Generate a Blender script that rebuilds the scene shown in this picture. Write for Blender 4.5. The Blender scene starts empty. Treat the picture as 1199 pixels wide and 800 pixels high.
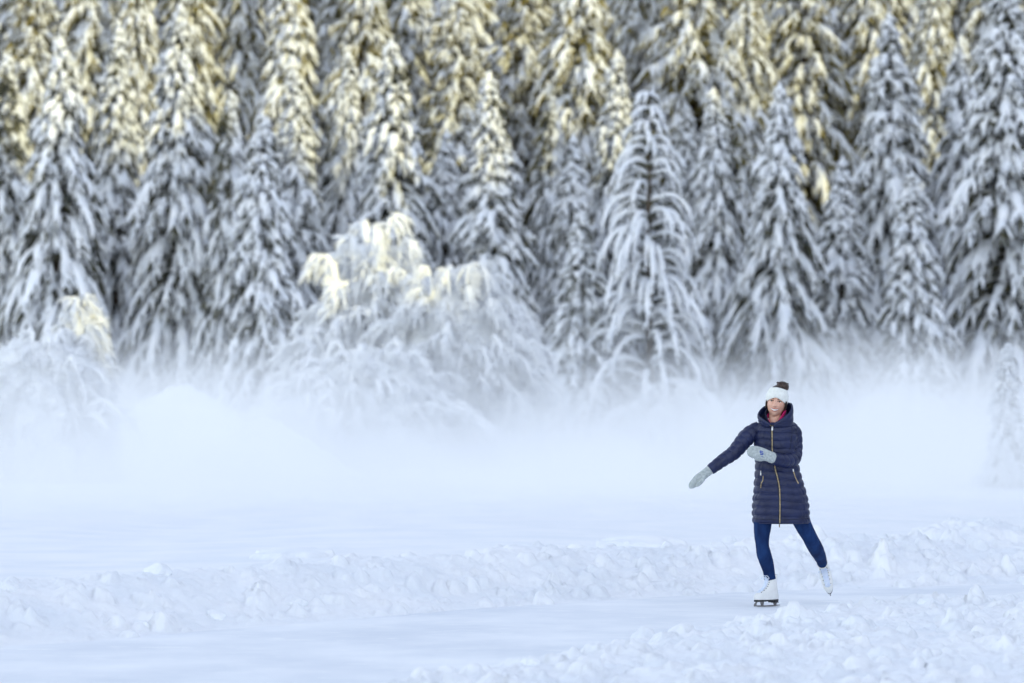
import bpy, bmesh, math, random
import numpy as np
from mathutils import Vector, Matrix
from mathutils.bvhtree import BVHTree

R = math.radians
S = bpy.context.scene
COL = S.collection
TAU = math.tau

# ------------------------------------------------------------------ scale of the place
EYE = 1.6            # camera height above the ice
HORIZ = 467.0        # photo row (of 800) of the eye level
FPX = 4496.0         # focal length in photo pixels (135 mm on 36 mm)
SKD = 29.6           # distance of the skater


# ------------------------------------------------------------------ materials
def mat(name):
    m = bpy.data.materials.new(name)
    m.use_nodes = True
    nt = m.node_tree
    return m, nt, nt.nodes['Principled BSDF']


def lk(nt, a, b):
    nt.links.new(a, b)


def node(nt, typ, **kw):
    n = nt.nodes.new(typ)
    for k, v in kw.items():
        if k in n.inputs:
            n.inputs[k].default_value = v
        else:
            setattr(n, k, v)
    return n


def coords(nt, scale=(1, 1, 1), kind='Object'):
    tc = nt.nodes.new('ShaderNodeTexCoord')
    mp = nt.nodes.new('ShaderNodeMapping')
    mp.inputs['Scale'].default_value = scale
    lk(nt, tc.outputs[kind], mp.inputs['Vector'])
    return mp.outputs['Vector']


def noise_mat(name, c1, c2, scale=5.0, rough=0.6, bump=0.0, bscale=None, bdist=0.01, stretch=(1, 1, 1), detail=4.0,
              lo=0.35, hi=0.65, spec=0.3, sheen=0.0, sss=0.0, metal=0.0):
    m, nt, b = mat(name)
    v = coords(nt, stretch)
    n = node(nt, 'ShaderNodeTexNoise', Scale=scale, Detail=detail, Roughness=0.6)
    lk(nt, v, n.inputs['Vector'])
    r = nt.nodes.new('ShaderNodeValToRGB')
    r.color_ramp.elements[0].position = lo
    r.color_ramp.elements[1].position = hi
    r.color_ramp.elements[0].color = (*c1, 1)
    r.color_ramp.elements[1].color = (*c2, 1)
    lk(nt, n.outputs['Fac'], r.inputs['Fac'])
    lk(nt, r.outputs['Color'], b.inputs['Base Color'])
    b.inputs['Roughness'].default_value = rough
    b.inputs['Specular IOR Level'].default_value = spec
    b.inputs['Metallic'].default_value = metal
    if sheen:
        b.inputs['Sheen Weight'].default_value = sheen
    if sss:
        b.inputs['Subsurface Weight'].default_value = sss
        b.inputs['Subsurface Radius'].default_value = (0.5, 0.6, 0.8)
        b.inputs['Subsurface Scale'].default_value = 0.03
    if bump:
        n2 = node(nt, 'ShaderNodeTexNoise', Scale=bscale or scale * 4, Detail=6.0, Roughness=0.65)
        lk(nt, v, n2.inputs['Vector'])
        bp = node(nt, 'ShaderNodeBump', Strength=bump, Distance=bdist)
        lk(nt, n2.outputs['Fac'], bp.inputs['Height'])
        lk(nt, bp.outputs['Normal'], b.inputs['Normal'])
    return m


M = {}
M['snow'] = noise_mat('snow', (0.80, 0.83, 0.87), (0.88, 0.89, 0.91), 1.3, 0.75, 0.5, 45, 0.012, spec=0.25)
M['tree_snow'] = noise_mat('tree_snow', (0.76, 0.79, 0.84), (0.86, 0.87, 0.89), 2.0, 0.75, 0.6, 14, 0.03, spec=0.2)
M['frost'] = noise_mat('frost', (0.80, 0.82, 0.85), (0.88, 0.89, 0.90), 3.0, 0.8, 0.6, 18, 0.03, spec=0.2)
M['needle'] = noise_mat('needle', (0.022, 0.030, 0.036), (0.105, 0.095, 0.050), 1.6, 0.75, spec=0.2, lo=0.36, hi=0.56)
_nt = M['needle'].node_tree
_r = [n for n in _nt.nodes if n.type == 'VALTORGB'][0]
_e = _r.color_ramp.elements.new(0.80)
_e.color = (0.20, 0.24, 0.31, 1)
[n for n in _nt.nodes if n.type == 'TEX_NOISE'][0].inputs['Scale'].default_value = 4.5
M['bark'] = noise_mat('bark', (0.035, 0.025, 0.018), (0.10, 0.075, 0.055), 9, 0.9, 0.8, 20, 0.03, stretch=(1, 1, 0.2))
M['forest_floor'] = noise_mat('forest_floor', (0.06, 0.055, 0.05), (0.5, 0.52, 0.55), 1.1, 0.9, 0.6, 6, 0.1, lo=0.42, hi=0.62)


M['needle_sun_tint'] = noise_mat('needle_sun_tint', (0.050, 0.045, 0.022), (0.25, 0.21, 0.075), 4.5, 0.75, spec=0.2, lo=0.34, hi=0.58)  # needle colour with the gold of low sunlight mixed in


def ice_material():
    m, nt, b = mat('ice')
    v = coords(nt, (0.5, 0.42, 1))
    n = node(nt, 'ShaderNodeTexNoise', Scale=1.6, Detail=7.0, Roughness=0.62)
    lk(nt, v, n.inputs['Vector'])
    r = nt.nodes.new('ShaderNodeValToRGB')
    r.color_ramp.elements[0].position = 0.34
    r.color_ramp.elements[1].position = 0.66
    r.color_ramp.elements[0].color = (0.66, 0.70, 0.765, 1)
    r.color_ramp.elements[1].color = (0.84, 0.86, 0.89, 1)
    lk(nt, n.outputs['Fac'], r.inputs['Fac'])
    # skate scratches: thin stretched noise bands
    v2 = coords(nt, (0.55, 1.9, 1))
    w = node(nt, 'ShaderNodeTexNoise', Scale=6.0, Detail=5.0, Distortion=1.2)
    lk(nt, v2, w.inputs['Vector'])
    r2 = nt.nodes.new('ShaderNodeValToRGB')
    r2.color_ramp.elements[0].position = 0.60
    r2.color_ramp.elements[1].position = 0.68
    lk(nt, w.outputs['Fac'], r2.inputs['Fac'])
    mx = nt.nodes.new('ShaderNodeMixRGB')
    mx.inputs['Color2'].default_value = (0.84, 0.86, 0.88, 1)
    lk(nt, r2.outputs['Color'], mx.inputs['Fac'])
    lk(nt, r.outputs['Color'], mx.inputs['Color1'])
    lk(nt, mx.outputs['Color'], b.inputs['Base Color'])
    rr = node(nt, 'ShaderNodeMapRange')
    rr.inputs['To Min'].default_value = 0.45
    rr.inputs['To Max'].default_value = 0.7
    lk(nt, n.outputs['Fac'], rr.inputs['Value'])
    lk(nt, rr.outputs['Result'], b.inputs['Roughness'])
    bp = node(nt, 'ShaderNodeBump', Strength=0.12, Distance=0.006)
    lk(nt, w.outputs['Fac'], bp.inputs['Height'])
    lk(nt, bp.outputs['Normal'], b.inputs['Normal'])
    return m


M['ice'] = ice_material()


# ------------------------------------------------------------------ mesh helpers
def mesh_np(name, V, quads=None, tris=None, smooth=True):
    V = np.asarray(V, dtype=np.float32)
    me = bpy.data.meshes.new(name)
    q = np.zeros((0, 4), np.int32) if quads is None else np.asarray(quads, np.int32)
    t = np.zeros((0, 3), np.int32) if tris is None else np.asarray(tris, np.int32)
    me.vertices.add(len(V))
    me.vertices.foreach_set('co', V.ravel())
    loops = np.concatenate([q.ravel(), t.ravel()]).astype(np.int32)
    me.loops.add(len(loops))
    me.loops.foreach_set('vertex_index', loops)
    nf = len(q) + len(t)
    me.polygons.add(nf)
    starts = np.concatenate([np.arange(len(q)) * 4, len(q) * 4 + np.arange(len(t)) * 3]).astype(np.int32)
    me.polygons.foreach_set('loop_start', starts)
    me.polygons.foreach_set('use_smooth', np.full(nf, smooth, dtype=bool))
    me.update(calc_edges=True)
    me.validate()
    return me


def obj(name, me, m, parent=None):
    o = bpy.data.objects.new(name, me)
    if m is not None:
        me.materials.clear()
        me.materials.append(m)
    COL.objects.link(o)
    if parent is not None:
        o.parent = parent
    return o


def empty(name, loc=(0, 0, 0)):
    o = bpy.data.objects.new(name, None)
    o.empty_display_size = 0.2
    o.location = loc
    COL.objects.link(o)
    return o


def tag(o, label=None, cat=None, group=None, kind=None):
    if label: o['label'] = label
    if cat: o['category'] = cat
    if group: o['group'] = group
    if kind: o['kind'] = kind
    return o


class Acc:
    """collects pieces of geometry into one mesh"""
    def __init__(self):
        self.V, self.Q, self.T, self.n = [], [], [], 0

    def add(self, V, Q=None, T=None):
        V = np.asarray(V, float).reshape(-1, 3)
        if Q is not None and len(Q): self.Q.append(np.asarray(Q) + self.n)
        if T is not None and len(T): self.T.append(np.asarray(T) + self.n)
        self.V.append(V)
        self.n += len(V)

    def mesh(self, name, smooth=True):
        V = np.concatenate(self.V) if self.V else np.zeros((0, 3))
        Q = np.concatenate(self.Q) if self.Q else None
        T = np.concatenate(self.T) if self.T else None
        return mesh_np(name, V, Q, T, smooth)


def unit(a):
    return a / np.maximum(np.linalg.norm(a, axis=-1, keepdims=True), 1e-9)


def tubes(acc, P, ra, rb, sides=5, shift=0.0):
    """P (N,K,3) centre lines; ra/rb (N,K) side and up radii; shift along 'up' in units of rb"""
    P = np.asarray(P, float)
    N, K, _ = P.shape
    if N == 0: return
    T = np.gradient(P, axis=1)
    T = unit(T)
    ch = P[:, -1] - P[:, 0]
    side = np.stack([-ch[:, 1], ch[:, 0], np.zeros(N)], 1)
    bad = np.linalg.norm(side, axis=1) < 1e-4
    side[bad] = (1, 0, 0)
    side = unit(side)[:, None, :] * np.ones((1, K, 1))
    up = unit(np.cross(T, side))
    up = np.where(up[..., 2:3] < 0, -up, up)
    a = np.arange(sides) / sides * TAU
    ca, sa = np.cos(a), np.sin(a)
    V = (P[:, :, None, :] + side[:, :, None, :] * (ra[:, :, None] * ca)[..., None]
         + up[:, :, None, :] * (rb[:, :, None] * (sa + shift))[..., None])
    idx = np.arange(N * K * sides).reshape(N, K, sides)
    nx = np.roll(idx, -1, axis=2)
    Q = np.stack([idx[:, :-1], nx[:, :-1], nx[:, 1:], idx[:, 1:]], -1).reshape(-1, 4)
    acc.add(V.reshape(-1, 3), Q)


def cat_rom(C, n):
    """smooth interpolation of control rows C (m, d) at n even parameters"""
    C = np.asarray(C, float)
    m = len(C)
    t = np.linspace(0, m - 1, n)
    i = np.minimum(t.astype(int), m - 2)
    f = (t - i)[:, None]
    g = lambda j: C[np.clip(j, 0, m - 1)]
    p0, p1, p2, p3 = g(i - 1), g(i), g(i + 1), g(i + 2)
    return 0.5 * (2 * p1 + (p2 - p0) * f + (2 * p0 - 5 * p1 + 4 * p2 - p3) * f ** 2 + (3 * p1 - p0 - 3 * p2 + p3) * f ** 3)


def tri_tufts(acc, P0, D, w, rng):
    """thin triangles at P0 pointing along D with half width w"""
    n = len(P0)
    if n == 0: return
    s = unit(np.cross(D, rng.normal(size=(n, 3)))) * np.asarray(w).reshape(-1, 1)
    V = np.stack([P0 - s, P0 + s, P0 + D], 1).reshape(-1, 3)
    acc.add(V, None, np.arange(3 * n).reshape(n, 3))


# value noise for terrain
class VN:
    def __init__(self, seed):
        self.g = np.random.default_rng(seed).random((256, 256))

    def __call__(self, x, y):
        xi, yi = np.floor(x).astype(int), np.floor(y).astype(int)
        fx, fy = x - xi, y - yi
        fx = fx * fx * (3 - 2 * fx)
        fy = fy * fy * (3 - 2 * fy)
        g = self.g
        a = g[xi % 256, yi % 256]; b = g[(xi + 1) % 256, yi % 256]
        c = g[xi % 256, (yi + 1) % 256]; d = g[(xi + 1) % 256, (yi + 1) % 256]
        return (a * (1 - fx) + b * fx) * (1 - fy) + (c * (1 - fx) + d * fx) * fy - 0.5


def fbm(vn, x, y, octs=4, gain=0.5):
    s, a, f = 0, 1.0, 1.0
    for k in range(octs):
        s = s + a * vn(x * f + 17.3 * k, y * f + 9.1 * k)
        a *= gain
        f *= 2.03
    return s


# ------------------------------------------------------------------ terrain
SHORE = 97.0
SLOPE = 0.33
vn1, vn2, vn3 = VN(1), VN(2), VN(3)


def sstep(a, b, x):
    t = np.clip((x - a) / (b - a), 0, 1)
    return t * t * (3 - 2 * t)


# front and back edge of the cleared ice track: distance as a function of world x
BX = [-40, -14, -6, -2.8, 0, 2.16, 4.4, 9, 20]
BY = [-12, 13, 22.2, 25.4, 29.6, 32.1, 33.1, 33.6, 30]
FX = [-40, -14, -1.44, 0, 0.87, 1.94, 2.7, 4.24, 9, 20]
FY = [-30, 2, 20.3, 23.2, 25.9, 28.7, 30.2, 31.5, 32.2, 28]


def hill(x, y):
    e = np.maximum(0, y - SHORE)
    return SLOPE * np.sqrt(e * e + 9) - SLOPE * 3 + 0.25 * sstep(86, 97, y)


def field_height(x, y):
    by = np.interp(x, BX, BY) + 0.25 * fbm(vn1, x * 0.9, y * 0 + 3, 3)
    fy = np.interp(x, FX, FY) + 0.35 * fbm(vn1, x * 0.8 + 40, y * 0 + 8, 3)
    db = y - by                       # distance behind the back edge
    df = fy - y                       # distance in front of the front edge
    bank = sstep(-0.05, 2.3, db) * 0.20 + 0.10 * np.exp(-((db - 2.3) / 1.1) ** 2) * (0.5 + 1.0 * (vn2(x * 0.7, y * 0.4) + 0.5))
    fieldw = sstep(3.0, 8.0, db)
    roll = 0.10 * fbm(vn2, x * 0.22, y * 0.12, 3)
    second = 0.075 * np.exp(-((y - (38.2 - 0.25 * x + 0.4 * np.sin(x))) / 0.8) ** 2) * sstep(1.0, 4.0, x)
    z = np.where(db > 0, bank + fieldw * (roll - 0.02) + second, 0)
    # foreground pile
    fr = sstep(-0.1, 2.2, df) * 0.035 + 0.05 * sstep(0.5, 5, df) * (vn3(x * 0.8, y * 0.5) + 0.25)
    z = np.where(df > 0, fr, z)
    ice = (db <= 0) & (df <= 0)
    dep = np.minimum(-db, -df)
    z = np.where(ice, -0.05 * sstep(0, 0.35, dep) - 0.004, z)
    rough = np.where(ice, 0, np.where(df > 0, sstep(0, 0.4, df), sstep(0, 0.3, db) * (1 - 0.95 * sstep(3.0, 6.0, db))
                                      + 0.7 * second / 0.075))
    fade = 1 - sstep(42, 50, y)
    z = z + rough * fade * (0.036 * fbm(vn3, x * 2.2, y * 1.3, 3, 0.5) + 0.046 * np.abs(fbm(vn1, x * 6, y * 3.5, 5, 0.68)))
    return z, ice, db, df


def axis(parts):
    out = []
    for a, b, s in parts:
        n = max(2, int(round((b - a) / s)) + 1)
        seg = np.linspace(a, b, n)
        out.append(seg if not out else seg[1:])
    return np.concatenate(out)


xs = axis([(-400, -60, 20), (-60, -16, 2.0), (-16, -6.4, 0.16), (-6.4, 6.4, 0.02), (6.4, 16, 0.16), (16, 60, 2.0), (60, 400, 20)])
ys = axis([(-60, 10, 2.0), (10, 19.5, 0.25), (19.5, 41, 0.035), (41, 52, 0.15), (52, 100, 1.0), (100, 170, 2.5), (170, 420, 25)])
X, Y = np.meshgrid(xs, ys, indexing='ij')
Z, ICE, DB, DF = field_height(X, Y)
Z = Z + hill(X, Y)
# thrown lumps of snow
rng = np.random.default_rng(11)


def lump(cx, cy, r, h, ey=1.3, seed=0):
    i0, i1 = np.searchsorted(xs, [cx - r * 1.05, cx + r * 1.05])
    j0, j1 = np.searchsorted(ys, [cy - r * ey * 1.05, cy + r * ey * 1.05])
    if i1 - i0 < 2 or j1 - j0 < 2: return
    x, y = X[i0:i1, j0:j1], Y[i0:i1, j0:j1]
    d = np.sqrt(((x - cx) / r) ** 2 + ((y - cy) / (r * ey)) ** 2)
    d = d * (1 + 0.6 * vn1(x / r * 1.3 + seed, y / r * 1.3) + 0.5 * vn2(x / r * 3.1 + seed, y / r * 2.6))
    Z[i0:i1, j0:j1] += h * np.sqrt(np.clip(1 - d * d, 0, 1))


nl = 0
while nl < 30000:
    cx = rng.uniform(-6.2, 6.2)
    cy = rng.uniform(19.6, 40)
    by = np.interp(cx, BX, BY); fy = np.interp(cx, FX, FY)
    if cy > by:
        d = cy - by
        if rng.random() > math.exp(-max(0, d - 1.6) / 0.9) : 
            nl += 1
            continue
    elif cy < fy:
        if rng.random() > 0.68 * min(1, 0.25 + (fy - cy) / 1.2): 
            nl += 1
            continue
    else:
        m = min(by - cy, cy - fy)
        if rng.random() > 0.22 * math.exp(-m / 0.18):
            nl += 1
            continue
    r = 0.013 + 0.085 * rng.random() ** 8.0
    lump(cx, cy, r, r * rng.uniform(0.35, 0.9), rng.uniform(1.0, 2.0), nl * 1.7)
    nl += 1


def at_px(px, py, d):
    """world point on photo pixel (of 1199 x 800) at distance d"""
    return ((px - 599.5) * d / FPX, d, EYE + (HORIZ - py) * d / FPX)


def ground_hit(px, py, d0=21, d1=60):
    for d in np.arange(d0, d1, 0.05):
        x, y, z = at_px(px, py, d)
        gz = float(field_height(np.array([x]), np.array([y]))[0][0])
        if z <= gz: return x, y, gz
    return at_px(px, py, d1)


# smooth drifted mounds on the field behind the bank
for px, py, w, h in ((750, 640, 0.42, 0.11), (1130, 627, 0.5, 0.12), (960, 640, 0.3, 0.06), (345, 652, 0.35, 0.08), (620, 655, 0.5, 0.05), (1060, 655, 0.3, 0.06)):
    gx, gy, _ = ground_hit(px, py)
    lump(gx, gy, w, h, 1.8, px)

nx_, ny_ = len(xs), len(ys)
idx = np.arange(nx_ * ny_).reshape(nx_, ny_)
Q = np.stack([idx[:-1, :-1], idx[1:, :-1], idx[1:, 1:], idx[:-1, 1:]], -1).reshape(-1, 4)
field_me = mesh_np('snow_field', np.stack([X, Y, Z], -1).reshape(-1, 3), Q)
snow_field = obj('snow_field', field_me, M['snow'])
tag(snow_field, kind='structure')
snow_field.data.materials.append(M['forest_floor'])
cy_ = (Y[:-1, :-1] + 0 * X[:-1, :-1]).ravel()
mi = np.where(cy_ > 99, 1, 0).astype(np.int32)
field_me.polygons.foreach_set('material_index', mi)

# the ice: a flat sheet at z = 0 that the snow leaves open
ixs = np.linspace(-34, 18, 160)
b_ = np.interp(ixs, BX, BY) + 0.6
f_ = np.interp(ixs, FX, FY) - 0.6
V = np.concatenate([np.stack([ixs, f_, 0 * ixs], 1), np.stack([ixs, b_, 0 * ixs], 1)])
n = len(ixs)
Q = np.stack([np.arange(n - 1), np.arange(1, n), np.arange(1, n) + n, np.arange(n - 1) + n], 1)
ice = obj('ice_track', mesh_np('ice_track', V, Q), M['ice'])
tag(ice, kind='structure')


def gz_at(x, y):
    z = field_height(np.array([x]), np.array([y]))[0][0] + hill(np.array([x]), np.array([y]))[0]
    return float(z)


# ------------------------------------------------------------------ snow clumps that lie loose
def clump_mesh(seed, r):
    bm = bmesh.new()
    bmesh.ops.create_icosphere(bm, subdivisions=4, radius=1.0)
    rr = np.random.default_rng(seed)
    pts = rr.normal(size=(14, 3)); pts /= np.linalg.norm(pts, axis=1)[:, None]
    off = rr.uniform(0.72, 1.02, 14)
    vv = VN(seed)
    for v in bm.verts:
        p = np.array(v.co)
        k = 1.0
        for q, o_ in zip(pts, off):      # cut facets
            d = p @ q
            if d > 0.2: k = min(k, o_ / d)
        k *= 1 + 0.22 * fbm(vv, np.array(p[0] * 3 + p[2] * 2), np.array(p[1] * 3 + p[2]), 4, 0.6)
        v.co = Vector(p * k * r)
        v.co.z *= 0.78
        v.co.z += r * 0.25
    me = bpy.data.meshes.new('snow_clump')
    bm.to_mesh(me); bm.free()
    for p in me.polygons: p.use_smooth = True
    return me


CL = [
    (252, 722, 0.080, 'pale rounded snow clump lying at the foot of the snowbank on the left'),
    (165, 735, 0.075, 'low snow clump half sunk at the left end of the snowbank'),
    (8, 690, 0.10, 'large snow clump on the bank at the left edge of the picture'),
    (185, 670, 0.11, 'broad snow clump on the crest of the left snowbank'),
    (305, 652, 0.10, 'flat snow clump on the crest behind the middle of the bank'),
    (965, 752, 0.105, 'large pointed snow clump in the foreground below the skater'),
    (820, 790, 0.11, 'big snow clump at the bottom edge right of the middle'),
    (620, 778, 0.065, 'small snow clump at the near edge of the ice track'),
    (1085, 706, 0.08, 'snow clump right of the skater on the near side of the track'),
    (893, 757, 0.05, 'little snow clump in the foreground left of the large pointed one'),
    (345, 705, 0.09, 'rugged snow clump on the face of the middle of the bank'),
    (1012, 700, 0.06, 'snow clump just right of the lifted skate at the edge of the ice'),
]
for i, (px, py, r, lab) in enumerate(CL):
    gx, gy, gz = ground_hit(px, py)
    o = obj('snow_clump', clump_mesh(50 + i, r), M['snow'])
    o.location = (gx, gy, gz - r * 0.42)
    o.rotation_euler = (0, 0, i * 1.1)
    tag(o, lab, 'snow clump', 'loose snow clumps along the ice track')


# ------------------------------------------------------------------ trees
def spruce(seed, H, Rb, droop=0.75, spacing=0.27, nb=6, snow=1.0, twig=1.0, lift=0.15, power=0.8, frosty=0.0, low=0.2):
    rng = np.random.default_rng(seed)
    sn, nd, tr = Acc(), Acc(), Acc()
    lean = rng.normal(0, 0.012, 2)

    def axis_pt(z):
        return np.array([lean[0] * z + 0.05 * math.sin(z * 0.7 + seed), lean[1] * z, z])
    # trunk
    zs = np.linspace(-0.6, H * 0.985, 14)
    P = np.array([[axis_pt(z) for z in zs]])
    rt = (0.016 * H) * (1 - np.linspace(0, 1, 14)) ** 0.9 + 0.012
    tubes(tr, P, rt[None], rt[None], 9)
    B, L_, F_ = [], [], []
    tw, tl, tf = [], [], []
    z = low
    lvl = 0
    K = 8
    s = np.linspace(0, 1, K)
    bulge = [1 + 0.28 * rng.normal() for _ in range(9)]
    while z < H * 0.975:
        f = 1 - z / H
        nbr = nb if f > 0.12 else 5
        off = rng.uniform(0, TAU)
        for b in range(nbr):
            az = off + (b + rng.uniform(-0.35, 0.35)) * TAU / nbr
            sector = bulge[int(az / TAU * 9) % 9]
            L = Rb * f ** power * rng.uniform(0.62, 1.18) * (0.82 + 0.18 * sector) * (1 + 0.16 * math.sin(z * 1.9 + seed + az)) + 0.10
            if rng.random() < 0.10: L *= 0.55
            e0 = lift + 0.45 * (1 - f) ** 2 + rng.normal(0, 0.12)
            dr = droop * rng.uniform(0.75, 1.25) * (0.75 + 0.5 * f)
            d = np.array([math.cos(az), math.sin(az)])
            n_ = np.array([-d[1], d[0]])
            rad = L * (s - 0.22 * s ** 3)
            wig = 0.05 * L * np.sin(s * rng.uniform(2, 5) + rng.uniform(0, 6)) * s
            dz = L * (e0 * s - dr * s ** 1.9 + 0.10 * s ** 5)
            p = axis_pt(z + rng.uniform(-0.1, 0.1))[None, :] + np.stack([d[0] * rad + n_[0] * wig, d[1] * rad + n_[1] * wig, dz], 1)
            B.append(p); L_.append(L); F_.append(f)
            nt_ = max(2, int((2.0 + L * 3.6) * twig))
            for sd in (-1, 1):
                for k in range(nt_):
                    si = 0.22 + 0.76 * (k + rng.uniform(0.1, 0.9)) / nt_
                    q = np.array([np.interp(si, s, p[:, j]) for j in range(3)])
                    aa = az + sd * rng.uniform(0.35, 1.0)
                    l = (0.20 * L + 0.13) * (1.15 - 0.65 * abs(si - 0.45)) * rng.uniform(0.6, 1.25)
                    t = np.linspace(0, 1, 4)
                    da = np.array([math.cos(aa), math.sin(aa)])
                    hz = l * (t - 0.25 * t ** 2) * rng.uniform(0.55, 0.9)
                    vz = -l * (0.35 * t + rng.uniform(0.35, 0.85) * droop * t ** 1.6)
                    tw.append(q[None, :] + np.stack([da[0] * hz, da[1] * hz, vz], 1))
                    tl.append(l); tf.append(f)
        z += spacing * (0.55 + 0.6 * f) * rng.uniform(0.8, 1.2)
        lvl += 1
    B = np.array(B); L_ = np.array(L_); F_ = np.array(F_)
    N = len(B)
    prof = np.clip(np.sin(np.clip((s - 0.10) / 0.9, 0, 1) * math.pi * 0.92 + 0.12), 0.05, 1) ** 0.7
    prof[0] = 0.03; prof[-1] = 0.12
    clump = np.where(rng.random((N, K)) < 0.22, rng.uniform(0.25, 0.5, (N, K)), rng.uniform(0.8, 1.5, (N, K)))
    rs = snow * (0.036 + 0.022 * np.sqrt(L_))[:, None] * prof[None] * clump
    tubes(sn, B, rs * 1.45, rs * 0.9, 7, 0.45)
    rn = (0.030 + 0.016 * np.sqrt(L_))[:, None] * np.array([0.4, 0.8, 1, 1, 1, 0.9, 0.7, 0.15])[None] * rng.uniform(0.7, 1.3, (N, K))
    tubes(nd, B, rn * 1.0, rn * 1.4, 5, -0.7)
    # bare wood of the branch near the trunk belongs to the crown
    tw = np.array(tw); tl = np.array(tl); tf = np.array(tf)
    n2 = len(tw)
    p2 = np.array([0.55, 1.0, 0.85, 0.15])
    has = rng.random(n2) < (0.86 + 0.14 * frosty)
    rs2 = snow * (0.018 + 0.030 * tl)[:, None] * p2[None] * rng.uniform(0.35, 1.6, (n2, 4))
    tubes(sn, tw[has], (rs2 * 1.3)[has], (rs2 * 0.85)[has], 5, 0.4)
    rn2 = (0.024 + 0.040 * tl)[:, None] * np.array([0.7, 1, 0.8, 0.1])[None] * rng.uniform(0.7, 1.3, (n2, 4))
    if frosty < 0.9:
        tubes(nd, tw, rn2 * 1.05, rn2 * 1.5, 4, -0.75)
    # loose needle sprays and frosted sprays
    for rep in range(4):
        k = rng.integers(0, 4, n2)
        P0 = tw[np.arange(n2), k] + rng.normal(0, 0.02, (n2, 3))
        D = unit(np.stack([rng.normal(0, 0.6, n2), rng.normal(0, 0.6, n2), -rng.uniform(0.1, 1.2, n2)], 1)) * rng.uniform(0.05, 0.16, (n2, 1))
        (tri_tufts if True else None)(nd if (rep < 3 and frosty < 0.9) else sn, P0, D, rng.uniform(0.008, 0.02, n2), rng)
    for rep in range(5):
        P0 = tw[np.arange(n2), rng.integers(1, 4, n2)] + rng.normal(0, 0.025, (n2, 3)) + np.array([0, 0, 0.02])
        D = unit(rng.normal(0, 1, (n2, 3)) + np.array([0, 0, -0.4])) * rng.uniform(0.04, 0.11, (n2, 1))
        tri_tufts(sn, P0, D, rng.uniform(0.008, 0.02, n2), rng)
    # dark inner foliage near the trunk
    ni = int(H * 55)
    zz = rng.uniform(0.1, H * 0.93, ni)
    ff = 1 - zz / H
    aa = rng.uniform(0, TAU, ni)
    r0 = Rb * ff ** power * rng.uniform(0.08, 0.62, ni)
    P0 = np.stack([np.cos(aa) * r0, np.sin(aa) * r0, zz], 1)
    D = np.stack([np.cos(aa) * 0.5, np.sin(aa) * 0.5, -rng.uniform(0.3, 1.1, ni)], 1) * rng.uniform(0.2, 0.5, (ni, 1))
    tri_tufts(nd, P0, D, rng.uniform(0.04, 0.10, ni), rng)
    # snow-capped leader
    tp = axis_pt(H * 0.95)
    K2 = 7
    lp = np.array([[tp + np.array([0.02 * math.sin(k * 1.3), 0.02 * math.cos(k), k / (K2 - 1) * H * 0.05]) for k in range(K2)]])
    lr = np.array([[0.05, 0.10, 0.085, 0.10, 0.075, 0.06, 0.01]]) * (0.8 + 0.4 * rng.random())
    tubes(sn, lp, lr, lr, 8)
    return tr.mesh('trunk'), nd.mesh('crown'), sn.mesh('snow_load')


def arch_tree(seed, H, Rb):
    """larch with long thin boughs arching out and over, each with a ridge of snow"""
    rng = np.random.default_rng(seed)
    sn, nd, tr = Acc(), Acc(), Acc()
    zs = np.linspace(-0.6, H * 0.98, 14)
    P = np.array([[[0.04 * math.sin(z), 0, z] for z in zs]])
    rt = 0.014 * H * (1 - np.linspace(0, 1, 14)) ** 0.9 + 0.012
    tubes(tr, P, rt[None], rt[None], 9)
    K = 10
    s = np.linspace(0, 1, K)
    B, F_, tw, tl = [], [], [], []
    z = 0.3
    while z < H * 0.97:
        f = 1 - z / H
        for b in range(7):
            az = rng.uniform(0, TAU)
            L = (Rb * f ** 0.62 + 0.15) * rng.uniform(0.75, 1.2)
            d = np.array([math.cos(az), math.sin(az)])
            e0 = 0.55 + rng.normal(0, 0.12)
            rad = L * (s - 0.25 * s ** 3) * 1.05
            dz = L * (e0 * s - (1.08 * rng.uniform(0.85, 1.15)) * s ** 2.2)
            p = np.stack([d[0] * rad, d[1] * rad, z + dz], 1)
            B.append(p); F_.append(L)
            for k in range(int(4 + 7 * L)):
                si = rng.uniform(0.15, 0.98)
                q = np.array([np.interp(si, s, p[:, j]) for j in range(3)])
                aa = az + rng.choice([-1, 1]) * rng.uniform(0.4, 1.3)
                l = rng.uniform(0.10, 0.30) * (0.6 + 0.4 * f)
                t = np.linspace(0, 1, 4)
                tw.append(q[None] + np.stack([math.cos(aa) * l * t * 0.7, math.sin(aa) * l * t * 0.7, -l * t ** 1.5], 1))
                tl.append(l)
        z += rng.uniform(0.26, 0.40)
    B = np.array(B); F_ = np.array(F_); N = len(B)
    prof = np.array([0.1, 0.7, 1, 1.1, 1.1, 1.1, 1, 0.9, 0.6, 0.1])
    rs = (0.034 + 0.018 * F_)[:, None] * prof[None] * rng.uniform(0.75, 1.3, (N, K))
    tubes(sn, B, rs, rs * 0.95, 6, 0.5)
    rn = 0.030 * np.ones((N, K)) * np.linspace(1.2, 0.3, K)[None]
    tubes(nd, B, rn, rn * 1.3, 5, -0.6)
    tw = np.array(tw); tl = np.array(tl); n2 = len(tw)
    has = rng.random(n2) < 0.72
    r2 = (0.016 + 0.05 * tl)[:, None] * np.array([0.8, 1, 0.8, 0.1])[None] * rng.uniform(0.6, 1.3, (n2, 4))
    tubes(sn, tw[has], r2[has], r2[has], 5, 0.4)
    tubes(nd, tw, r2 * 0.6, r2 * 1.0, 4, -0.8)
    return tr.mesh('trunk'), nd.mesh('crown'), sn.mesh('snow_load')


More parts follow.
